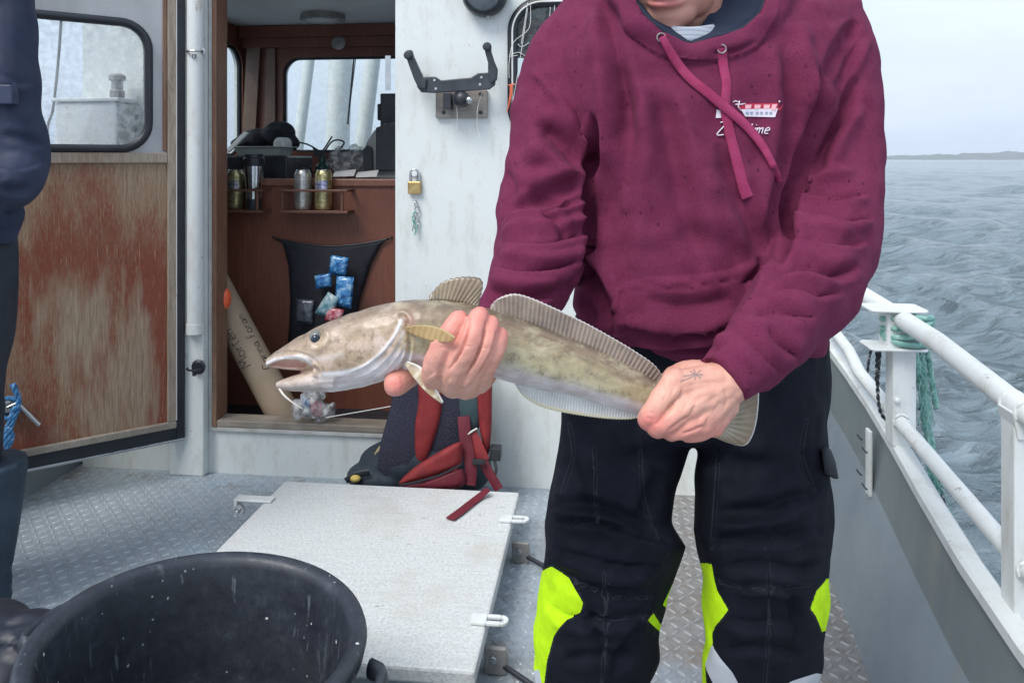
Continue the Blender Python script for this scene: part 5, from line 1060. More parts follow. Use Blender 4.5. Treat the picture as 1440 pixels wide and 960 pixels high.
# lining flap seen to the right of the neck
mb = MB(); rows = []
LF = [(972, 63), (990, 58), (1015, 52), (1040, 44), (1060, 30), (1076, 8), (1086, -25)]; LI = [(971, 60), (984, 40), (996, 22), (1008, 6), (1014, -10), (1018, -25), (1022, -45)]
for k in range(len(LF)):
    rows.append([P(LF[k][0]*(1-t)+LI[k][0]*t, LF[k][1]*(1-t)+LI[k][1]*t, 1.152+.018*k+.05*math.sin(t*1.5)) for t in np.linspace(0, 1, 8)])
mb.sheet(np.array(rows)); o = mb.build('hood_lining', bpy.data.materials['navy_hood_lining'], HOODIE, smooth=True); s_ = o.modifiers.new('s', 'SOLIDIFY'); s_.thickness = .003
mb = MB(); rows = []
LF = [(971, 64), (955, 58), (935, 46), (912, 30), (896, 10), (886, -10), (880, -30)]; LI = [(970, 60), (957, 46), (944, 36), (925, 25), (905, 5), (898, -10), (892, -30)]
for k in range(len(LF)): rows.append([P(LF[k][0]*(1-t)+LI[k][0]*t, LF[k][1]*(1-t)+LI[k][1]*t, 1.15+.010*k+.03*t) for t in np.linspace(0, 1, 6)])
mb.sheet(np.array(rows)); o = mb.build('hood_lining', bpy.data.materials['navy_hood_lining'], HOODIE, smooth=True); s_ = o.modifiers.new('s', 'SOLIDIFY'); s_.thickness = .003
# t-shirt
b = MB(); b.loft([np.array([P(968+rx_*math.cos(t_), y-14*math.sin(t_)*.0+ (6*abs(math.cos(t_))**2*-1), 1.27+.09*math.sin(t_)*-1 if False else 1.275-.095*math.sin(t_)) for t_ in np.arange(40)*2*math.pi/40]) for y, rx_ in ((38, 42), (40, 47), (52, 55), (75, 70))], cap=False)
n = NT('striped_white_shirt'); z_ = n.sep(2); wv = n.math('SINE', n.math('MULTIPLY', z_, 900.0)); TS = n.set(col=n.ramp(wv, [(.55, (.55, .60, .66)), (.8, (.36, .42, .50))]), rough=.85)
o = b.build('t_shirt', TS, PX, smooth=True); s_ = o.modifiers.new('s', 'SOLIDIFY'); s_.thickness = .003
# drawstrings, lying on the cloth
STR = M('pink_maroon_drawstring', (.25, .018, .075), (.34, .035, .12), .85, ns=30, bs=400, bump=.6, bd=.0015)
def drawstring(pts, wd, lift):
    pp = sm2(pts, 8); W_ = np.interp(np.linspace(0, 1, len(pp)), np.linspace(0, 1, len(wd)), wd); t = np.gradient(pp, axis=0); t /= np.linalg.norm(t, axis=1)[:, None]; nn_ = np.stack([-t[:, 1], t[:, 0]], 1)
    dc = np.array([np.dot(onHood(*q, 0)-CAM, FW) for q in pp]); k = np.ones(9)/9; pad = np.concatenate([[dc[0]]*4, dc, [dc[-1]]*4]); dc = np.minimum(np.convolve(pad, k, 'valid'), dc+.002)-lift
    rings = []
    for i in range(len(pp)):
        a, c = pp[i]+nn_[i]*W_[i]/2, pp[i]-nn_[i]*W_[i]/2
        rings.append(np.array([P(*(a+(c-a)*q), dc[i]-h) for q, h in ((0, 0), (.12, .0022), (.5, .003), (.88, .0022), (1, 0), (.5, -.002))]))
    mb = MB(); mb.loft(rings); mb.build('drawstring', STR, HOODIE, smooth=True)
drawstring([(1015, 68), (1017, 90), (1022, 120), (1020, 150), (1026, 185), (1036, 225), (1046, 262), (1052, 278)], [15, 15, 15, 15, 16, 17, 19, 20], .001)
drawstring([(931, 52), (948, 82), (968, 108), (998, 133), (1025, 156), (1048, 176), (1070, 202), (1085, 228), (1097, 256)], [11, 14, 15, 15, 15, 14, 13, 11, 9], .0055)
for px, py in ((930, 53), (1015, 69)): 
    q = onHood(px, py, .0005); b = MB(); a = np.linspace(0, 2*math.pi, 15)[:-1]; b.tube([q+.0062*math.cos(t_)*RT+.0062*math.sin(t_)*UP for t_ in a], .0012, 6, closed=True); b.build('eyelet', GALV, HOODIE, smooth=True)
# chest logo
def patch(poly, mt, name, lift=.0012, n=8):
    q = np.array(poly, float); rows = []
    for v in np.linspace(0, 1, 5): rows.append([onHood(*((q[0]*(1-u)+q[1]*u)*(1-v)+(q[3]*(1-u)+q[2]*u)*v), lift) for u in np.linspace(0, 1, n)])
    mb = MB(); mb.sheet(np.array(rows)); o = mb.build(name, mt, HOODIE, smooth=True); return o
PW_ = M('white_print', (.66, .60, .68), (.74, .70, .76), .8); PR_ = M('red_print', (.40, .02, .05), (.5, .03, .07), .8); PB_ = M('grey_blue_print', (.25, .3, .42), (.3, .36, .48), .8)
patch([(1034, 146), (1102, 145), (1098, 155), (1040, 155)], PR_, 'logo_panel'); patch([(1042, 154), (1094, 152.5), (1090, 165), (1048, 164)], PW_, 'logo_panel', .0016); patch([(1008, 154), (1019, 158), (1019, 166), (1006.5, 166)], PW_, 'logo_panel', .0016)
for x in (1048, 1061, 1074): patch([(x, 147.5), (x+9, 147.5), (x+8, 153), (x, 153.5)], M('pink_print', (.75, .38, .42), (.8, .45, .5), .8) if x == 1048 else bpy.data.materials['pink_print'], 'logo_letter', .0022, 4)
patch([(1086, 147), (1093, 146.5), (1090, 156), (1084, 154)], bpy.data.materials['pink_print'], 'logo_letter', .0022, 4)
for x in (1049, 1055, 1063, 1069, 1076, 1082): patch([(x, 157.5), (x+4, 157.3), (x+3.5, 161), (x, 161.2)], PB_, 'logo_letter', .0022, 3)
mb = MB()
def px_strokes(words, x0, y0, size, slant=.28, adv=1.0):
    def cv(a, b_): return onHood(x0+a*size+b_*size*slant, y0-b_*size, .0022)
    letters(mb, words, None, None, None, None, 1.0, .0015, cv)
px_strokes('Zu', 1007, 189.5, 17, .35); px_strokes('time', 1050, 188.5, 15.5, .35)
mb.tube([onHood(x, y, .002) for x, y in ((1031, 144), (1034, 142), (1039, 144))], .0008, 5); mb.tube([onHood(x, y, .002) for x, y in ((1040, 142), (1038, 150), (1042, 156))], .0010, 5); mb.tube([onHood(x, y, .002) for x, y in ((1034, 147), (1042, 147), (1048, 146))], .0009, 5); mb.ball(onHood(1096, 143, .002), .0014, 8, 6)
mb.build('logo_lettering', PW_, HOODIE, smooth=True)

# ---- trousers
b = MB()
b.loft([ringpx(*t_, n=36, sq=.85) for t_ in ((440, 812, 1150, 1.30, .13), (480, 806, 1166, 1.30, .135), (530, 795, 1168, 1.30, .14), (580, 790, 1168, 1.295, .14), (612, 789, 1166, 1.29, .13), (628, 800, 1160, 1.29, .10))])
LG1 = [(560, 790, 976, 1.285, .115), (622, 785, 975, 1.28, .115), (680, 775, 952, 1.27, .11), (735, 766, 947, 1.25, .105), (768, 768, 966, 1.24, .105), (800, 764, 954, 1.235, .10), (840, 756, 938, 1.235, .10), (880, 748, 930, 1.24, .10), (930, 752, 926, 1.25, .095), (990, 752, 905, 1.28, .09), (1100, 765, 890, 1.31, .08), (1205, 770, 885, 1.33, .075)]
LG2 = [(560, 985, 1167, 1.285, .115), (625, 982, 1165, 1.28, .115), (690, 977, 1172, 1.27, .112), (745, 972, 1172, 1.25, .108), (790, 984, 1168, 1.24, .105), (840, 988, 1164, 1.235, .10), (880, 991, 1160, 1.24, .10), (930, 988, 1157, 1.25, .095), (990, 990, 1150, 1.28, .09), (1100, 1000, 1130, 1.31, .08), (1205, 1005, 1125, 1.33, .075)]
b.loft([ringpx(*t_, n=32, sq=.92) for t_ in LG1]); b.loft([ringpx(*t_, n=32, sq=.92) for t_ in LG2])
V, Fc = remesh(b, .0056, 4)
S = [('v', [(978, 540), (980, 590), (979, 625)], 9, .012), ('v', [(975, 620), (930, 640), (880, 640)], 14, .008), ('v', [(985, 625), (1030, 650), (1090, 650)], 14, .008),
 ('l', [(775, 738), (830, 735), (890, 752), (948, 768)], 9, .013), ('v', [(770, 712), (820, 708), (870, 722), (930, 750)], 9, .009), ('r', [(772, 724), (830, 722), (885, 738)], 8, .007), ('l', [(770, 775), (830, 790), (880, 800), (930, 796)], 9, .010), ('v', [(780, 800), (850, 830), (910, 835)], 10, .007), ('r', [(800, 812), (850, 815), (920, 812)], 9, .006),
 ('v', [(830, 860), (840, 890), (850, 905)], 8, .008), ('v', [(800, 640), (810, 690), (830, 720)], 13, .007), ('r', [(860, 600), (850, 660), (860, 710)], 18, .007), ('v', [(930, 650), (915, 700), (900, 730)], 13, .007), ('v', [(900, 870), (880, 910), (860, 950)], 9, .006), ('l', [(770, 850), (800, 870), (860, 876), (920, 862)], 9, .008), ('v', [(790, 930), (840, 918), (900, 925)], 9, .006),
 ('v', [(1000, 720), (1060, 716), (1120, 700), (1165, 690)], 11, .009), ('l', [(985, 768), (1040, 758), (1100, 760), (1160, 745)], 9, .011), ('r', [(990, 740), (1050, 738), (1120, 728)], 9, .007), ('v', [(1010, 800), (1070, 790), (1120, 800), (1160, 790)], 10, .008), ('l', [(1030, 830), (1080, 826), (1130, 836)], 9, .008), ('v', [(1110, 830), (1120, 870), (1110, 900)], 9, .007), ('r', [(1080, 600), (1075, 660), (1085, 720)], 18, .007), ('v', [(1040, 600), (1035, 660), (1030, 700)], 14, .006),
 ('v', [(1130, 630), (1140, 660), (1150, 700)], 10, .008), ('l', [(1010, 870), (1060, 880), (1130, 872)], 9, .007), ('v', [(1020, 915), (1070, 905), (1130, 920)], 9, .006), ('c', [(1078, 780), (1082, 850), (1075, 930)], 3, .0022), ('c', [(850, 880), (846, 930)], 3, .002), ('c', [(835, 640), (838, 700)], 3, .002)]
S = [(k_, p_, w_, a_*(1.45 if k_ != 'c' else 1)) for k_, p_, w_, a_ in S]
V = sculpt(V, Fc, S); V = lump(V, Fc, .006, 11, 6, (.7, .7, 1.5)); V = lump(V, Fc, .0022, 30, 3)
x, y, d = proj(V); N = normals(V, Fc)
Y1 = [(740, 830), (765, 800), (775, 796), (800, 812), (820, 848), (816, 862), (795, 870), (778, 895), (768, 930), (764, 965), (766, 1010), (700, 1010), (700, 860)]
Y2 = [(912, 873), (920, 862), (930, 878), (945, 900), (930, 920), (929, 888)]; Y3 = [(950, 812), (932, 850), (945, 860), (960, 830)]
Y4 = [(960, 790), (999, 792), (1003, 815), (1008, 832), (1024, 858), (1005, 880), (1000, 890), (1001, 905), (990, 940), (996, 1010), (960, 1010)]
Y5 = [(1141, 856), (1150, 830), (1168, 810), (1185, 830), (1175, 870), (1158, 890), (1150, 868)]
SEAMS = [[(835, 630), (838, 700), (840, 735)], [(800, 596), (806, 640), (790, 690)], [(1135, 590), (1128, 640), (1146, 690)], [(1078, 770), (1083, 850), (1076, 960)], [(849, 800), (852, 880), (846, 960)], [(900, 620), (905, 700), (925, 760)], [(1010, 640), (1006, 700), (1000, 780)], [(800, 812), (860, 838), (915, 840)], [(1003, 815), (1060, 828), (1141, 822)], [(816, 862), (850, 868), (912, 866)]]
st = np.full(len(V), 9.0)
for sm_p in SEAMS+[Y1+[Y1[0]], Y2+[Y2[0]], Y4+[Y4[0]], Y5+[Y5[0]]]:
    Dd, _, _ = poly_dist(x, y, sm2(sm_p) if len(sm_p) == 3 else sm_p); st = np.minimum(st, Dd)
V = V-N*(.0022*np.exp(-(st/2.0)**2)*(facing(V, N) > .1))[:, None]
yel = np.max([sdf(x, y, p_) for p_ in (Y1, Y2, Y3, Y4, Y5)], axis=0)
SV1 = [(990, 935), (1000, 905), (1013, 925), (1030, 945), (1046, 975), (1010, 975)]; SV2 = [(1110, 958), (1148, 946), (1160, 948), (1156, 980), (1105, 980)]; SV3 = [(740, 945), (758, 940), (764, 975), (740, 975)]
sil = np.max([sdf(x, y, p_) for p_ in (SV1, SV2, SV3)], axis=0)
n = NT('black_work_trouser_cloth'); fz = n.noise(300, 3, .7); md = n.noise(16, 6, .65)
c_ = n.ramp(md, [(.3, (.0045, .0055, .0105)), (.7, (.0105, .0125, .021))]); sp = n.ramp(n.noise(130, 2, .5), [(.78, 0.0), (.8, .5)]); c_ = n.mix(sp, c_, (.25, .26, .28))
c_ = n.mix(n.ramp(n.noise(5, 5, .65), [(.52, 0.0), (.72, .55)]), c_, (.024, .027, .036)); c_ = n.mix(n.math('MULTIPLY', n.math('LESS_THAN', n.math('ABSOLUTE', n.math('SUBTRACT', n.attr('st'), 2.6)), .45), .5), c_, (.045, .05, .06)); c_ = n.mix(n.math('GREATER_THAN', n.attr('yel'), 0.0), c_, n.ramp(n.noise(22, 6, .7), [(.35, (.46, .74, .012)), (.6, (.60, .95, .015))])); c_ = n.mix(n.math('GREATER_THAN', n.attr('sil'), 0.0), c_, (.55, .58, .62))
TM = n.set(col=c_, rough=.82, spec=.15, nrm=n.bump(fz, .3, .001, n.bump(md, .3, .004)))
TRS = surf('trousers', V, Fc, TM, PX, attrs={'yel': yel, 'sil': sil, 'st': st})
b = MB(); rows = [[P(1155, 628, 1.20), P(1162, 632, 1.24), P(1163, 632, 1.30)], [P(1157, 645, 1.195), P(1169, 650, 1.24), P(1170, 650, 1.30)], [P(1160, 666, 1.19), P(1173, 673, 1.24), P(1174, 673, 1.30)]]
b.sheet(np.array(rows)); o = b.build('pocket_flap', M('black_pocket_cloth', (.010, .013, .02), (.018, .022, .03), .8), TRS, smooth=True); s_ = o.modifiers.new('s', 'SOLIDIFY'); s_.thickness = .006
for x_, lab in ((828, 0), (1066, 1)):
    f = P(x_, 0, 1.33); b = MB(); b.loft([np.array([(f[0]+.058*math.cos(t_), f[1]+.068*math.sin(t_), z) for t_ in np.arange(20)*math.pi/10]) for z in (.05, .12, .24)]); b.ball((f[0], f[1]-.08, .045), (.052, .12, .045), 18, 10); b.ball((f[0], f[1]+.02, .045), (.05, .07, .045), 18, 10); V, Fc = remesh(b, .007, 3); surf('boot', V, Fc, M('black_boot_rubber', (.012, .012, .014), (.025, .025, .03), .4), PX)

# ---- body: head, neck, trunk, arms, hands as one mesh
parts = []
hm_ = MB(); HC = P(944, -60, 1.235)
cy_, sy_ = math.cos(R(18)), math.sin(R(18)); cp_, sp_ = math.cos(R(22)), math.sin(R(22))
fwd0 = -FW; zl = (fwd0*cp_-UP*sp_); zl = zl*cy_-RT*sy_; zl /= np.linalg.norm(zl); xl_ = np.cross(UP, zl); xl_ /= np.linalg.norm(xl_); yl_ = np.cross(zl, xl_)
RM = np.stack([xl_, yl_, zl], 1)
def hp(x, y, z): return HC+RM@np.array([x, y, z])
for c_, r in (((0, .035, -.02), (.076, .085, .095)), ((0, -.02, .02), (.066, .09, .070)), ((0, -.075, .045), (.042, .034, .040)), ((0, -.093, .062), (.024, .018, .02)), ((-.04, -.045, .01), (.028, .05, .045)), ((.04, -.045, .01), (.028, .05, .045)), ((0, .005, .098), (.013, .032, .018)), ((0, -.012, .108), (.016, .013, .014)), ((.028, 0.0, .062), (.026, .02, .02)), ((-.028, 0.0, .062), (.026, .02, .02)), ((0, .045, .062), (.05, .022, .022)), ((.076, 0, -.005), (.008, .03, .018)), ((-.076, 0, -.005), (.008, .03, .018)), ((0, -.052, .078), (.030, .019, .017))):
    hm_.ball(hp(*c_), r, 22, 14, rot=RM)
hm_.tube([hp(0, -.04, -.02), P(968, 5, 1.28), P(972, 60, 1.31), P(975, 110, 1.32)], [.056, .055, .060, .085], 20)
V, Fc = remesh(hm_, .003, 7, .5)
loc = (V-HC)@RM
def gau(a, b_, wx, wy, z0=.05): return np.exp(-((loc[:, 0]-a)/wx)**2-((loc[:, 1]-b_)/wy)**2)*(loc[:, 2] > z0)
N = normals(V, Fc)
V = V+N*(.0035*gau(0, -.0585, .020, .0045)+.0028*gau(0, -.047, .020, .0035)-.0038*gau(0, -.0525, .024, .0018)-.002*gau(0, -.070, .02, .006)-.004*gau(.03, .008, .018, .009)-.004*gau(-.03, .008, .018, .009)-.002*gau(.007, -.022, .004, .004)-.002*gau(-.007, -.022, .004, .004))[:, None]
lips = np.clip(1.3*np.exp(-((loc[:, 0])/.024)**4-((loc[:, 1]+.053)/.0095)**4)*(loc[:, 2] > .05), 0, 1)
parts.append((V, Fc, dict(lips=lips)))
tr = MB(); tr.loft([ringpx(*t_, n=20, sq=1) for t_ in ((95, 880, 1110, 1.33, .08), (200, 860, 1120, 1.31, .10), (350, 860, 1120, 1.30, .10), (500, 840, 1130, 1.30, .10), (600, 830, 1130, 1.30, .09))])
tr.limb([P(880, 110, 1.33), P(800, 150, 1.30), P(768, 320, 1.21), P(712, 462, 1.055), P(700, 478, 1.03)], [.05, .045, .04, .03, .027]); tr.limb([P(1110, 110, 1.33), P(1165, 140, 1.30), P(1172, 325, 1.20), P(1070, 490, .99), P(1040, 520, .955)], [.05, .045, .04, .032, .028])
for x1, x2 in ((870, 880), (1080, 1070)): tr.limb([P(x1, 600, 1.29), P(x1-5 if x1 < 900 else x2, 800, 1.25), P(x1-25 if x1 < 900 else x2, 1150, 1.33)], [.075, .055, .045])
V, Fc = remesh(tr, .012, 1); parts.append((V, Fc, {}))
# right hand (left in the picture): palm under the belly, fingers wrapped up the flank
h = MB(); u = .97/1100
FT = .908
h.limb([P(708, 470, 1.045), P(692, 492, 1.01), P(676, 512, .985)], [.026, .026, .024])
fing = [([(628, 520, .985), (614, 531, .945), (613, 512, .915), (627, 480, .905), (645, 451, .912)], [.019, .0175, .0155, .0148, .0125]),
        ([(645, 528, .985), (637, 539, .940), (642, 517, .906), (662, 482, .893), (674, 445, .906)], [.019, .0175, .0155, .0145, .0118]),
        ([(660, 530, .985), (656, 542, .942), (663, 524, .908), (680, 490, .896), (690, 456, .908)], [.019, .0165, .014, .0128, .0104]),
        ([(674, 526, .990), (673, 536, .948), (681, 520, .914), (697, 492, .906), (704, 471, .914)], [.018, .015, .0128, .0112, .0092])]
for pts, rr_ in fing: h.limb([P(*q) for q in pts], rr_, n=16, sub=6)
for q0, q1 in (((676, 512, .99), (622, 532, .965)), ((676, 512, .99), (642, 540, .960)), ((680, 512, .99), (660, 541, .962)), ((684, 510, .99), (676, 532, .968))): h.limb([P(*q0), P(*q1)], [.021, .017])
h.limb([P(668, 505, 1.0), P(625, 512, .992), P(596, 510, .992), P(570, 528, .965), P(557, 539, .950)], [.020, .020, .0175, .0172, .0158])
V, Fc = remesh(h, .00155, 4, .5)
V = sculpt(V, Fc, [('c', [(660, 446), (655, 474), (645, 498), (630, 522)], 1.9, .0055), ('c', [(684, 450), (679, 480), (667, 508), (653, 530)], 1.6, .0048), ('c', [(699, 464), (693, 492), (681, 515), (669, 534)], 1.6, .0045),
 ('c', [(618, 487), (632, 490)], 1.5, .0009), ('c', [(650, 486), (668, 488)], 1.5, .0009), ('c', [(672, 488), (688, 491)], 1.5, .0008), ('r', [(608, 526), (613, 534)], 7, .0022), ('r', [(632, 534), (642, 540)], 7, .0022), ('r', [(653, 536), (660, 542)], 6, .002), ('c', [(620, 512), (618, 528)], 3, .001)])
V = lump(V, Fc, .0009, 90, 2); xx, yy, dd = proj(V)
red = np.clip(.55-(yy-470)/120, 0, 1)*.9+np.exp(-((xx-556)/16)**2-((yy-540)/16)**2); parts.append((V, Fc, dict(red=np.clip(red, 0, 1))))
# left hand (right in the picture): fist closed over the wrist of the tail
h = MB()
h.limb([P(1042, 516, .955), P(1022, 536, .945)], [.029, .0285])
mc = [((1014, 535, .942), (948, 545, .925), .0195), ((1012, 545, .938), (966, 572, .915), .0185), ((1010, 556, .938), (985, 592, .918), .0170), ((1012, 566, .942), (1002, 597, .930), .0150)]
for a_, b_, r in mc: h.limb([P(*a_), P(*b_)], [.0235, r])
fg = [([(950, 537, .928), (936, 556, .915), (916, 584, .915), (914, 590, .938), (930, 584, .975)], [.0170, .0155, .0140, .0135, .012]),
      ([(964, 566, .917), (950, 582, .908), (927, 597, .912), (926, 600, .938), (944, 592, .975)], [.0165, .0150, .0135, .013, .011]),
      ([(984, 586, .917), (966, 599, .911), (945, 605, .917), (946, 604, .942), (962, 596, .975)], [.0155, .0135, .012, .0115, .010]),
      ([(1000, 594, .926), (984, 605, .922), (968, 609, .930), (970, 606, .950), (984, 598, .975)], [.0145, .0125, .0110, .0105, .009])]
for pts, rr_ in fg: h.limb([P(*q) for q in pts], rr_, n=16, sub=6)
h.limb([P(1010, 532, .955), P(975, 525, .975), P(948, 530, 1.0), P(935, 545, 1.01)], [.020, .017, .014, .012])
V, Fc = remesh(h, .00155, 5, .5)
V = sculpt(V, Fc, [('c', [(952, 560), (940, 575), (922, 598)], 2.2, .0035), ('c', [(970, 584), (955, 594), (938, 606)], 2.0, .003), ('c', [(990, 598), (974, 605), (958, 610)], 2.0, .0028), ('c', [(932, 546), (936, 556), (932, 566)], 3, .001),
 ('r', [(930, 532), (945, 530), (962, 528)], 9, .002), ('v', [(962, 545), (985, 540), (1008, 540)], 6, .0014), ('v', [(975, 565), (992, 560), (1010, 556)], 5, .0012), ('r', [(948, 548), (956, 552)], 8, .0022), ('r', [(966, 570), (974, 574)], 8, .0022), ('r', [(984, 590), (992, 592)], 7, .002), ('c', [(908, 586), (920, 590)], 2, .0008)])
V = sculpt(V, Fc, [('c', [(905, 583), (914, 580), (921, 583)], 1.3, .0007), ('c', [(920, 598), (928, 594), (935, 597)], 1.3, .0007), ('c', [(1018, 545), (1022, 560), (1018, 575)], 2, .0008), ('r', [(1010, 540), (985, 542), (960, 548)], 3, .0010), ('r', [(1010, 552), (990, 562), (975, 570)], 3, .0010), ('r', [(1008, 565), (998, 580), (990, 590)], 3, .0009)])
V = lump(V, Fc, .0009, 90, 7); xx, yy, dd = proj(V)
tat = [[(962, 529), (972, 527), (979, 526)], [(958, 536), (968, 532), (979, 527)], [(979, 527), (976, 520)], [(979, 527), (985, 521)], [(979, 527), (988, 527)], [(979, 527), (985, 531)], [(979, 527), (977, 533)], [(979, 527), (971, 522)]]
ink = np.zeros(len(V))
for s_ in tat: D_d, _, _ = poly_dist(xx, yy, s_); ink = np.maximum(ink, np.clip(1.5-D_d/1.0, 0, 1))
red = np.exp(-((xx-915)/18)**2-((yy-592)/14)**2)*.9+np.clip((yy-575)/60, 0, .5); parts.append((V, Fc, dict(ink=ink*(dd < .95), red=np.clip(red, 0, 1))))
VV = []; FF = []; AT = dict(lips=[], red=[], ink=[]); o_ = 0
for V, Fc, at in parts:
    VV.append(V); FF += [tuple(i+o_ for i in f) for f in Fc]; o_ += len(V)
    for k in AT: AT[k].append(at.get(k, np.zeros(len(V))))
n = NT('skin'); c_ = n.ramp(n.noise(28, 5, .6), [(.3, (.60, .30, .225)), (.7, (.70, .38, .29))]); c_ = n.mix(n.ramp(n.noise(55, 4, .6), [(.45, 0.0), (.7, .35)]), c_, (.58, .25, .20))
c_ = n.mix(n.math('MULTIPLY', n.attr('red'), .75), c_, (.70, .185, .165)); c_ = n.mix(n.math('MULTIPLY', n.attr('lips'), .8), c_, (.50, .15, .15)); c_ = n.mix(n.math('MULTIPLY', n.attr('ink'), .75), c_, (.10, .12, .13))
SKIN = n.set(col=c_, rough=.5, sss=.06, nrm=n.bump(n.vor(420), .28, .0008, n.bump(n.noise(120, 5, .7), .35, .0014)))
n.b.inputs['Subsurface Radius'].default_value = (1, .3, .2); n.b.inputs['Subsurface Scale'].default_value = .008
BODY = surf('body', np.vstack(VV), FF, SKIN, PX, attrs={k: np.concatenate(v) for k, v in AT.items()})
for s in (-1, 1): 
    b = MB(); b.ball(hp(s*.030, .010, .066), .0125, 18, 12); eo = b.build('eye', M('eye_white', (.7, .7, .7), (.75, .74, .72), .2), PX, smooth=True)
    b = MB(); b.ball(hp(s*.030, .008, .0745), .0052, 12, 8); b.build('iris', M('brown_iris', (.03, .02, .015), (.06, .04, .03), .2), eo, smooth=True)
b = MB(); b.ball(hp(0, .055, -.035), (.086, .086, .100), 22, 14, rot=RM); b.ball(hp(0, .10, .03), (.07, .035, .06), 18, 12, rot=RM); V, Fc = remesh(b, .005, 2); V = lump(V, Fc, .008, 30, 2, (1, 1, .4)); surf('hair', V, Fc, M('brown_hair', (.06, .035, .02), (.11, .07, .04), .6, bs=200), PX)

# ================================================================== THE FISH
FD = .975
FI = thing('fish', 'long pale brown ling like fish with open mouth held across the picture in both hands', 'fish', P(720, 500, FD))
UPP = np.array([(372, 506), (384, 496), (400, 486), (425, 470), (455, 455), (485, 443), (520, 432), (560, 423), (600, 420), (650, 425), (690, 434), (730, 448), (765, 461), (800, 475), (832, 487), (870, 507), (905, 524), (935, 542), (970, 556), (1010, 562), (1030, 566)], float)
LOW = np.array([(437, 551), (470, 551), (500, 547), (530, 539), (555, 527), (585, 522), (620, 524), (660, 527), (700, 531), (725, 540), (760, 548), (800, 555), (860, 573), (905, 584), (950, 592), (1000, 606), (1012, 606)], float)
def up(x): return np.interp(x, UPP[:, 0], UPP[:, 1])
def lw(x): return np.interp(x, LOW[:, 0], LOW[:, 1])
fx_s = [440, 460, 485, 510, 535, 560, 590, 620, 650, 690, 730, 770, 810, 850, 890, 920, 950, 985, 1015]
th_ = np.interp(fx_s, [440, 500, 560, 620, 700, 800, 900, 950, 1015], [.030, .038, .043, .043, .041, .034, .022, .015, .006])
def fring(xt, yt, xb, yb, th, d=FD, n=28, sq=.92):
    a = np.arange(n)*2*math.pi/n; c, s = np.cos(a), np.sin(a); v = np.sign(c)*np.abs(c)**sq; w_ = np.sign(s)*np.abs(s)**sq
    return np.array([P((xt+xb)/2+(xt-xb)/2*p_, (yt+yb)/2+(yt-yb)/2*p_, d+th*q_*(1-.12*p_)) for p_, q_ in zip(v, w_)])
b = MB(); rings = []
for x, t_ in zip(fx_s, th_):
    sh = np.interp(x, [440, 600, 900, 1015], [0, 2, 18, 10])      # sections lean with the body axis
    rings.append(fring(x+sh*.4, up(x+sh*.4), x-sh*.6, lw(x-sh*.6), t_))
b.loft(rings)
# upper jaw and snout
b.loft([fring(x, up(x), x+dx, yb, t_, sq=1) for x, dx, yb, t_ in ((374, 0, 515, .006), (384, 0, 517, .013), (400, 1, 519.5, .019), (420, 2, 521, .025), (438, 2, 521, .030), (460, 0, 530, .032))])
# lower jaw
b.loft([fring(x, yt, x, yb, t_, sq=1) for x, yt, yb, t_ in ((388, 538, 545, .007), (398, 533, 548.5, .013), (412, 528, 550, .018), (428, 523, 551, .023), (445, 517, 551, .028), (470, 512, 551, .031))])
V, Fc = remesh(b, .0017, 4, .5)
gl = [('l', [(566, 448), (558, 470), (540, 494), (515, 514), (492, 524)], 2.6, .0022), ('l', [(568, 462), (560, 484), (542, 508), (518, 526), (498, 534)], 2.4, .0018), ('l', [(571, 478), (563, 498), (545, 519), (524, 534)], 2.2, .0018), ('l', [(572, 494), (560, 514), (538, 531)], 2.0, .0016), ('v', [(440, 540), (475, 541), (505, 536)], 2.5, .0009), ('v', [(432, 530), (465, 534), (495, 529)], 2.5, .0008), 
      ('v', [(571, 448), (576, 470), (574, 498), (565, 518), (556, 526)][::-1], 2.8, .0045), ('v', [(560, 441), (568, 447), (574, 458)], 4, .003), ('v', [(384, 498), (405, 495), (430, 499), (445, 509), (452, 520)], 2.0, .0016), ('r', [(378, 509), (390, 503), (406, 500), (426, 502), (440, 512)], 2.2, .0016),
      ('v', [(437, 516), (446, 521), (450, 530)], 3, .003), ('r', [(428, 478), (440, 462), (458, 466), (462, 478), (450, 490), (434, 488)], 4, .0015), ('c', [(436, 480), (446, 474), (456, 476)], 8, .0030), 
      ('c', [(395, 502), (398, 500)], 2.5, .0015), ('c', [(405, 495), (408, 494)], 2, .0015), ('v', [(440, 535), (470, 538), (500, 533)], 3, .001), ('v', [(600, 440), (700, 462), (800, 500), (900, 545)], 4, .0010), ('v', [(700, 448), (780, 476), (860, 512), (925, 542)], 4, .0014)]
V = sculpt(V, Fc, gl); V = lump(V, Fc, .0008, 70, 9); N = normals(V, Fc)
x, y, d = proj(V); mo = sdf(x, y, [(376, 514), (386, 509), (400, 506), (420, 507), (433, 513), (428, 519), (405, 518.5), (380, 516)]); V = V+np.outer(np.clip(mo/3, 0, 1)*.010*(facing(V, N) > 0), FW)
uy = up(x); ly = np.where(x < 440, np.interp(x, [372, 388, 398, 412, 440], [514, 545, 548.5, 550, 551]), lw(x)); sv = np.clip((y-uy)/(ly-uy+1e-6), 0, 1)
N = normals(V, Fc)
wht = np.zeros(len(V))
for pts, wd, am in (([(564, 450), (555, 472), (536, 496), (511, 515), (486, 523), (455, 526)], 2.6, .85), ([(567, 466), (558, 488), (539, 511), (514, 528)], 1.8, .45), ([(570, 484), (561, 503), (541, 523), (520, 535)], 1.6, .4), ([(375, 511), (388, 505), (405, 502), (424, 503), (438, 511)], 2.0, .85), ([(420, 500), (450, 505), (480, 498)], 5, .25)):
    D_d, _, _ = poly_dist(x, y, sm2(pts)); wht = np.maximum(wht, am*np.exp(-(D_d/wd)**2))
jaw = np.clip((475-x)/40, 0, 1)
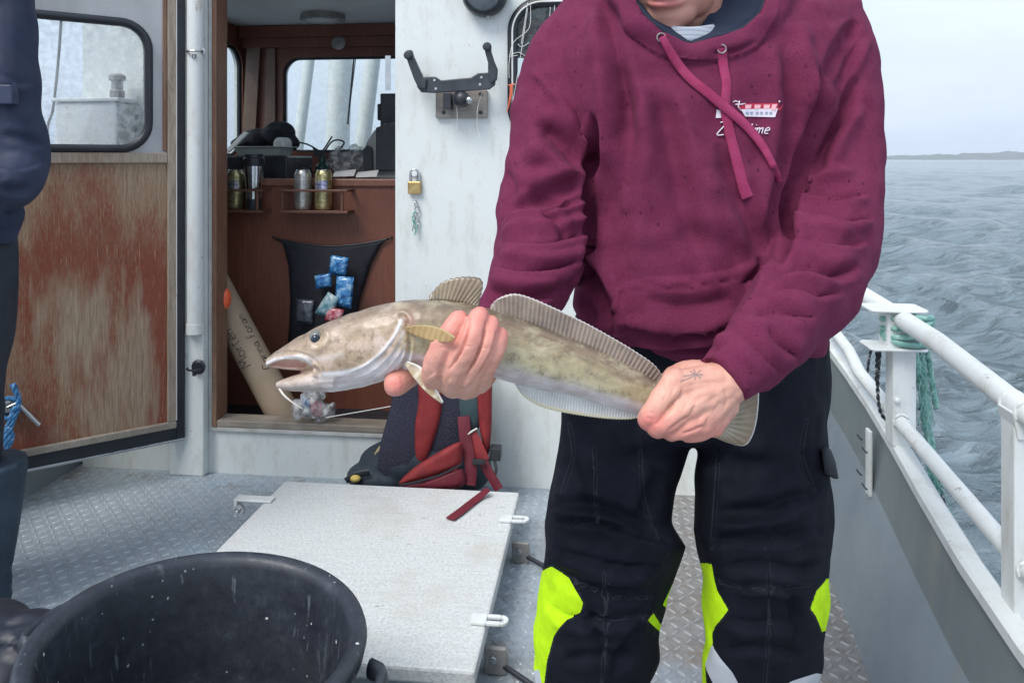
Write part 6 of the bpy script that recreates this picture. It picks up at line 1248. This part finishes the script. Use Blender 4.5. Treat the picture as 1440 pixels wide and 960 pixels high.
under = (1-.6*jaw)*np.clip((y-np.interp(x, [372, 440, 500, 560, 620, 700, 800, 930], [512, 524, 515, 490, 497, 512, 536, 572]))/9, 0, 1)*np.clip((1040-x)/60, 0, 1)
head = np.clip((585-x)/25, 0, 1)
mouth = np.maximum(np.clip(mo/2+.3, 0, 1), np.exp(-((x-415)/20)**2-((y-(530-(x-400)*.30))/3.0)**2)*.8)
hand_p = np.exp(-((x-577)/8)**2-((y-452)/14)**2)
n = NT('fish_skin'); f1_ = n.noise(42, 7, .72); f2_ = n.noise(13, 6, .65); vn = n.noise(30, 5, .7, n.map((1, 1, 2.2), (0, R(25), 0)))
svn = n.math('ADD', n.attr('sv'), n.math('MULTIPLY', n.math('SUBTRACT', f2_, .5), .35))
c_ = n.ramp(svn, [(.02, (.13, .095, .065)), (.16, (.24, .175, .115)), (.42, (.36, .30, .175)), (.65, (.45, .41, .25)), (.85, (.58, .54, .46))])
c_ = n.mix(n.ramp(f1_, [(.44, 0.0), (.64, .55)]), c_, (.17, .125, .08)); c_ = n.mix(n.ramp(vn, [(.50, 0.0), (.64, .55)]), c_, (.50, .45, .30))
hc_ = n.ramp(n.noise(30, 8, .72), [(.36, (.24, .155, .095)), (.47, (.41, .29, .20)), (.55, (.54, .40, .32)), (.66, (.68, .55, .49))]); c_ = n.mix(n.math('MULTIPLY', n.attr('head'), n.ramp(n.attr('sv'), [(.08, .25), (.4, .85)])), c_, hc_)
c_ = n.mix(n.ramp(n.noise(95, 5, .7), [(.54, 0.0), (.64, .5)]), c_, (.13, .095, .06)); c_ = n.mix(n.attr('under'), c_, n.ramp(n.noise(30, 5, .6), [(.3, (.46, .38, .36)), (.5, (.62, .56, .55)), (.7, (.74, .70, .70))])); c_ = n.mix(n.attr('white'), c_, (.84, .83, .84)); c_ = n.mix(n.math('MULTIPLY', n.attr('mouth'), .85), c_, (.55, .30, .23)); c_ = n.mix(n.math('MULTIPLY', n.attr('pink'), .4), c_, (.42, .18, .17))
FM = n.set(col=c_, rough=.42, coat=.25, crough=.25, sss=.04, nrm=n.bump(f1_, .22, .0012, n.bump(n.vor(420), .12, .0005))); n.b.inputs['Subsurface Scale'].default_value = .005
FB = surf('body', V, Fc, FM, FI, attrs={'sv': sv, 'white': wht, 'under': under, 'head': head, 'mouth': mouth, 'pink': hand_p})
fb = BVHTree.FromPolygons([Vector(v) for v in V], Fc)
def onFish(px, py, lift=0.0):
    r = ray(px, py); h_ = fb.ray_cast(Vector(CAM), Vector(r).normalized())
    return (np.array(h_[0]) if h_[0] is not None else P(px, py, FD))-r/np.linalg.norm(r)*lift
# eye
e = onFish(444, 477); EY = thing
b = MB(); b.ball(e+FW*.0080, .0104, 24, 16); eo = b.build('eye', M('fish_eye_iris', (.10, .10, .09), (.22, .22, .20), .1), FI, smooth=True)
b = MB(); b.ball(e+FW*.0026, (.0068, .0068, .0068), 22, 14); b.build('pupil', M('fish_pupil', (.012, .018, .032), (.02, .03, .05), .05, bump=0), eo, smooth=True)
# fins: rayed webs with real thickness
def finmat(name, a, b_, edge, rays, e0=.86, rim=0.0):
    n = NT(name); uv = n.t.nodes.new('ShaderNodeSeparateXYZ'); n.L(n.tc.outputs['UV'], uv.inputs[0]); wv = n.math('SINE', n.math('MULTIPLY', uv.outputs[0], rays*2*math.pi)); ns_ = n.noise(40, 5, .7)
    c_ = n.ramp(n.math('ADD', n.math('MULTIPLY', ns_, .6), n.math('MULTIPLY', n.noise(13, 4), .4)), [(.42, a), (.58, b_)]); c_ = n.mix(n.ramp(wv, [(.3, 0.0), (.9, .30)]), c_, tuple(min(1, q*1.6) for q in b_)); c_ = n.mix(n.ramp(uv.outputs[1], [(.45, 0.0), (.9, rim)]), c_, (.20, .13, .07)); c_ = n.mix(n.ramp(uv.outputs[1], [(e0, 0.0), (min(e0+.06, .999), 1.0)]), c_, edge)
    return n.set(col=c_, rough=.35, coat=.4, sss=.05, nrm=n.bump(wv, .3, .0008))
def fin(base, edge, d0, d1, rays, mt, name, n=None, m=9, scal=.0, th=.0010, bow=.0, dl=0.0):
    n = n or rays*3; B = crom(np.array(base, float), np.zeros(len(base)), 10)[0]; E = crom(np.array(edge, float), np.zeros(len(edge)), 10)[0]
    def at(A, t): k = np.concatenate([[0], np.cumsum(np.linalg.norm(np.diff(A, axis=0), axis=1))]); k /= k[-1]; return np.stack([np.interp(t, k, A[:, 0]), np.interp(t, k, A[:, 1])], -1)
    T_ = np.linspace(0, 1, n); b0, e0 = at(B, T_), at(E, T_); V = []; uv = []
    for j in range(m):
        v = j/(m-1)
        for i in range(n):
            q = b0[i]*(1-v)+e0[i]*v
            if j == m-1 and scal: q = q+(e0[i]-b0[i])/np.linalg.norm(e0[i]-b0[i]+1e-9)*scal*math.cos(T_[i]*rays*2*math.pi)
            dd = d0+(d1-d0)*v+dl*T_[i]+.0004*math.cos(T_[i]*rays*2*math.pi)*(1-.3*v)+bow*math.sin(v*2.4)*math.sin(T_[i]*7)
            V.append(P(q[0], q[1], dd)); uv.append((T_[i], v))
    me = bpy.data.meshes.new(name); F_ = [(j*n+i, j*n+i+1, (j+1)*n+i+1, (j+1)*n+i) for j in range(m-1) for i in range(n-1)]
    me.from_pydata((np.array(V)-off(FI)).tolist(), [], F_); ul = me.uv_layers.new(name='UVMap')
    for l in me.loops: ul.data[l.index].uv = uv[l.vertex_index]
    me.materials.append(mt); me.polygons.foreach_set('use_smooth', [True]*len(me.polygons)); o = bpy.data.objects.new(name, me); COL.objects.link(o); o.parent = FI
    s_ = o.modifiers.new('s', 'SOLIDIFY'); s_.thickness = th*1.6; s_.offset = 0; return o
DF = finmat('dorsal_fin_skin', (.135, .10, .08), (.235, .18, .14), (.60, .57, .55), 44, .93)
fin([(604, 421), (625, 423), (650, 427), (672, 432)], [(604, 417), (618, 400), (634, 392), (655, 389), (674, 391), (679, 400), (675, 420), (673, 430)], FD, FD+.004, 15, finmat('first_dorsal_skin', (.16, .12, .08), (.28, .22, .15), (.10, .08, .06), 15, .93), 'first_dorsal_fin', n=70, scal=.6)
fin([(689, 437), (730, 451), (765, 464), (800, 478), (832, 490), (870, 510), (905, 527), (932, 543)], [(690, 430), (702, 419), (722, 413), (745, 418), (780, 433), (820, 452), (860, 474), (895, 495), (922, 515), (936, 538)], FD, FD+.006, 44, DF, 'second_dorsal_fin', n=220, scal=.45)
fin([(722, 536), (760, 544), (800, 551), (860, 568), (903, 582)], [(728, 546), (740, 560), (765, 573), (800, 581), (850, 588), (885, 589), (903, 585)], FD, FD-.002, 46, finmat('anal_fin_skin', (.48, .48, .46), (.62, .62, .60), (.66, .60, .42), 46, .80), 'anal_fin', n=200, scal=.7)
fin([(1012, 578), (1010, 590), (1004, 606)], [(1020, 562), (1048, 550), (1064, 548), (1067, 556), (1064, 590), (1057, 614), (1046, 626), (1025, 622), (1000, 612)], FD+.002, FD+.008, 16, finmat('tail_fin_skin', (.20, .165, .11), (.36, .31, .23), (.85, .84, .82), 16, .955, .7), 'tail_fin', n=120)
PF = finmat('pectoral_fin_skin', (.28, .17, .07), (.42, .28, .12), (.44, .34, .15), 9, .9)
fin([(570, 464), (588, 473), (612, 480), (636, 481)], [(570, 460), (592, 457), (618, 461), (640, 474)], .934, .930, 5, PF, 'pectoral_fin', n=60, m=12, dl=-.056)
fin([(569, 510), (580, 528), (600, 551), (622, 567)], [(573, 508), (592, 516), (608, 536), (623, 565)], .940, .936, 4, finmat('pelvic_fin_skin', (.52, .36, .20), (.68, .60, .48), (.78, .76, .72), 4, .80), 'pelvic_fin', n=44, m=12, dl=-.012)
b = MB(); b.tube([P(393, 546, FD-.005), P(400, 556, FD-.01), P(412, 566, FD-.012), P(426, 575, FD-.012)], [.0016, .0014, .0010, .0005], 8, smooth=5); b.build('chin_barbel', M('barbel_skin', (.6, .55, .48), (.7, .66, .6), .4), FI, smooth=True)
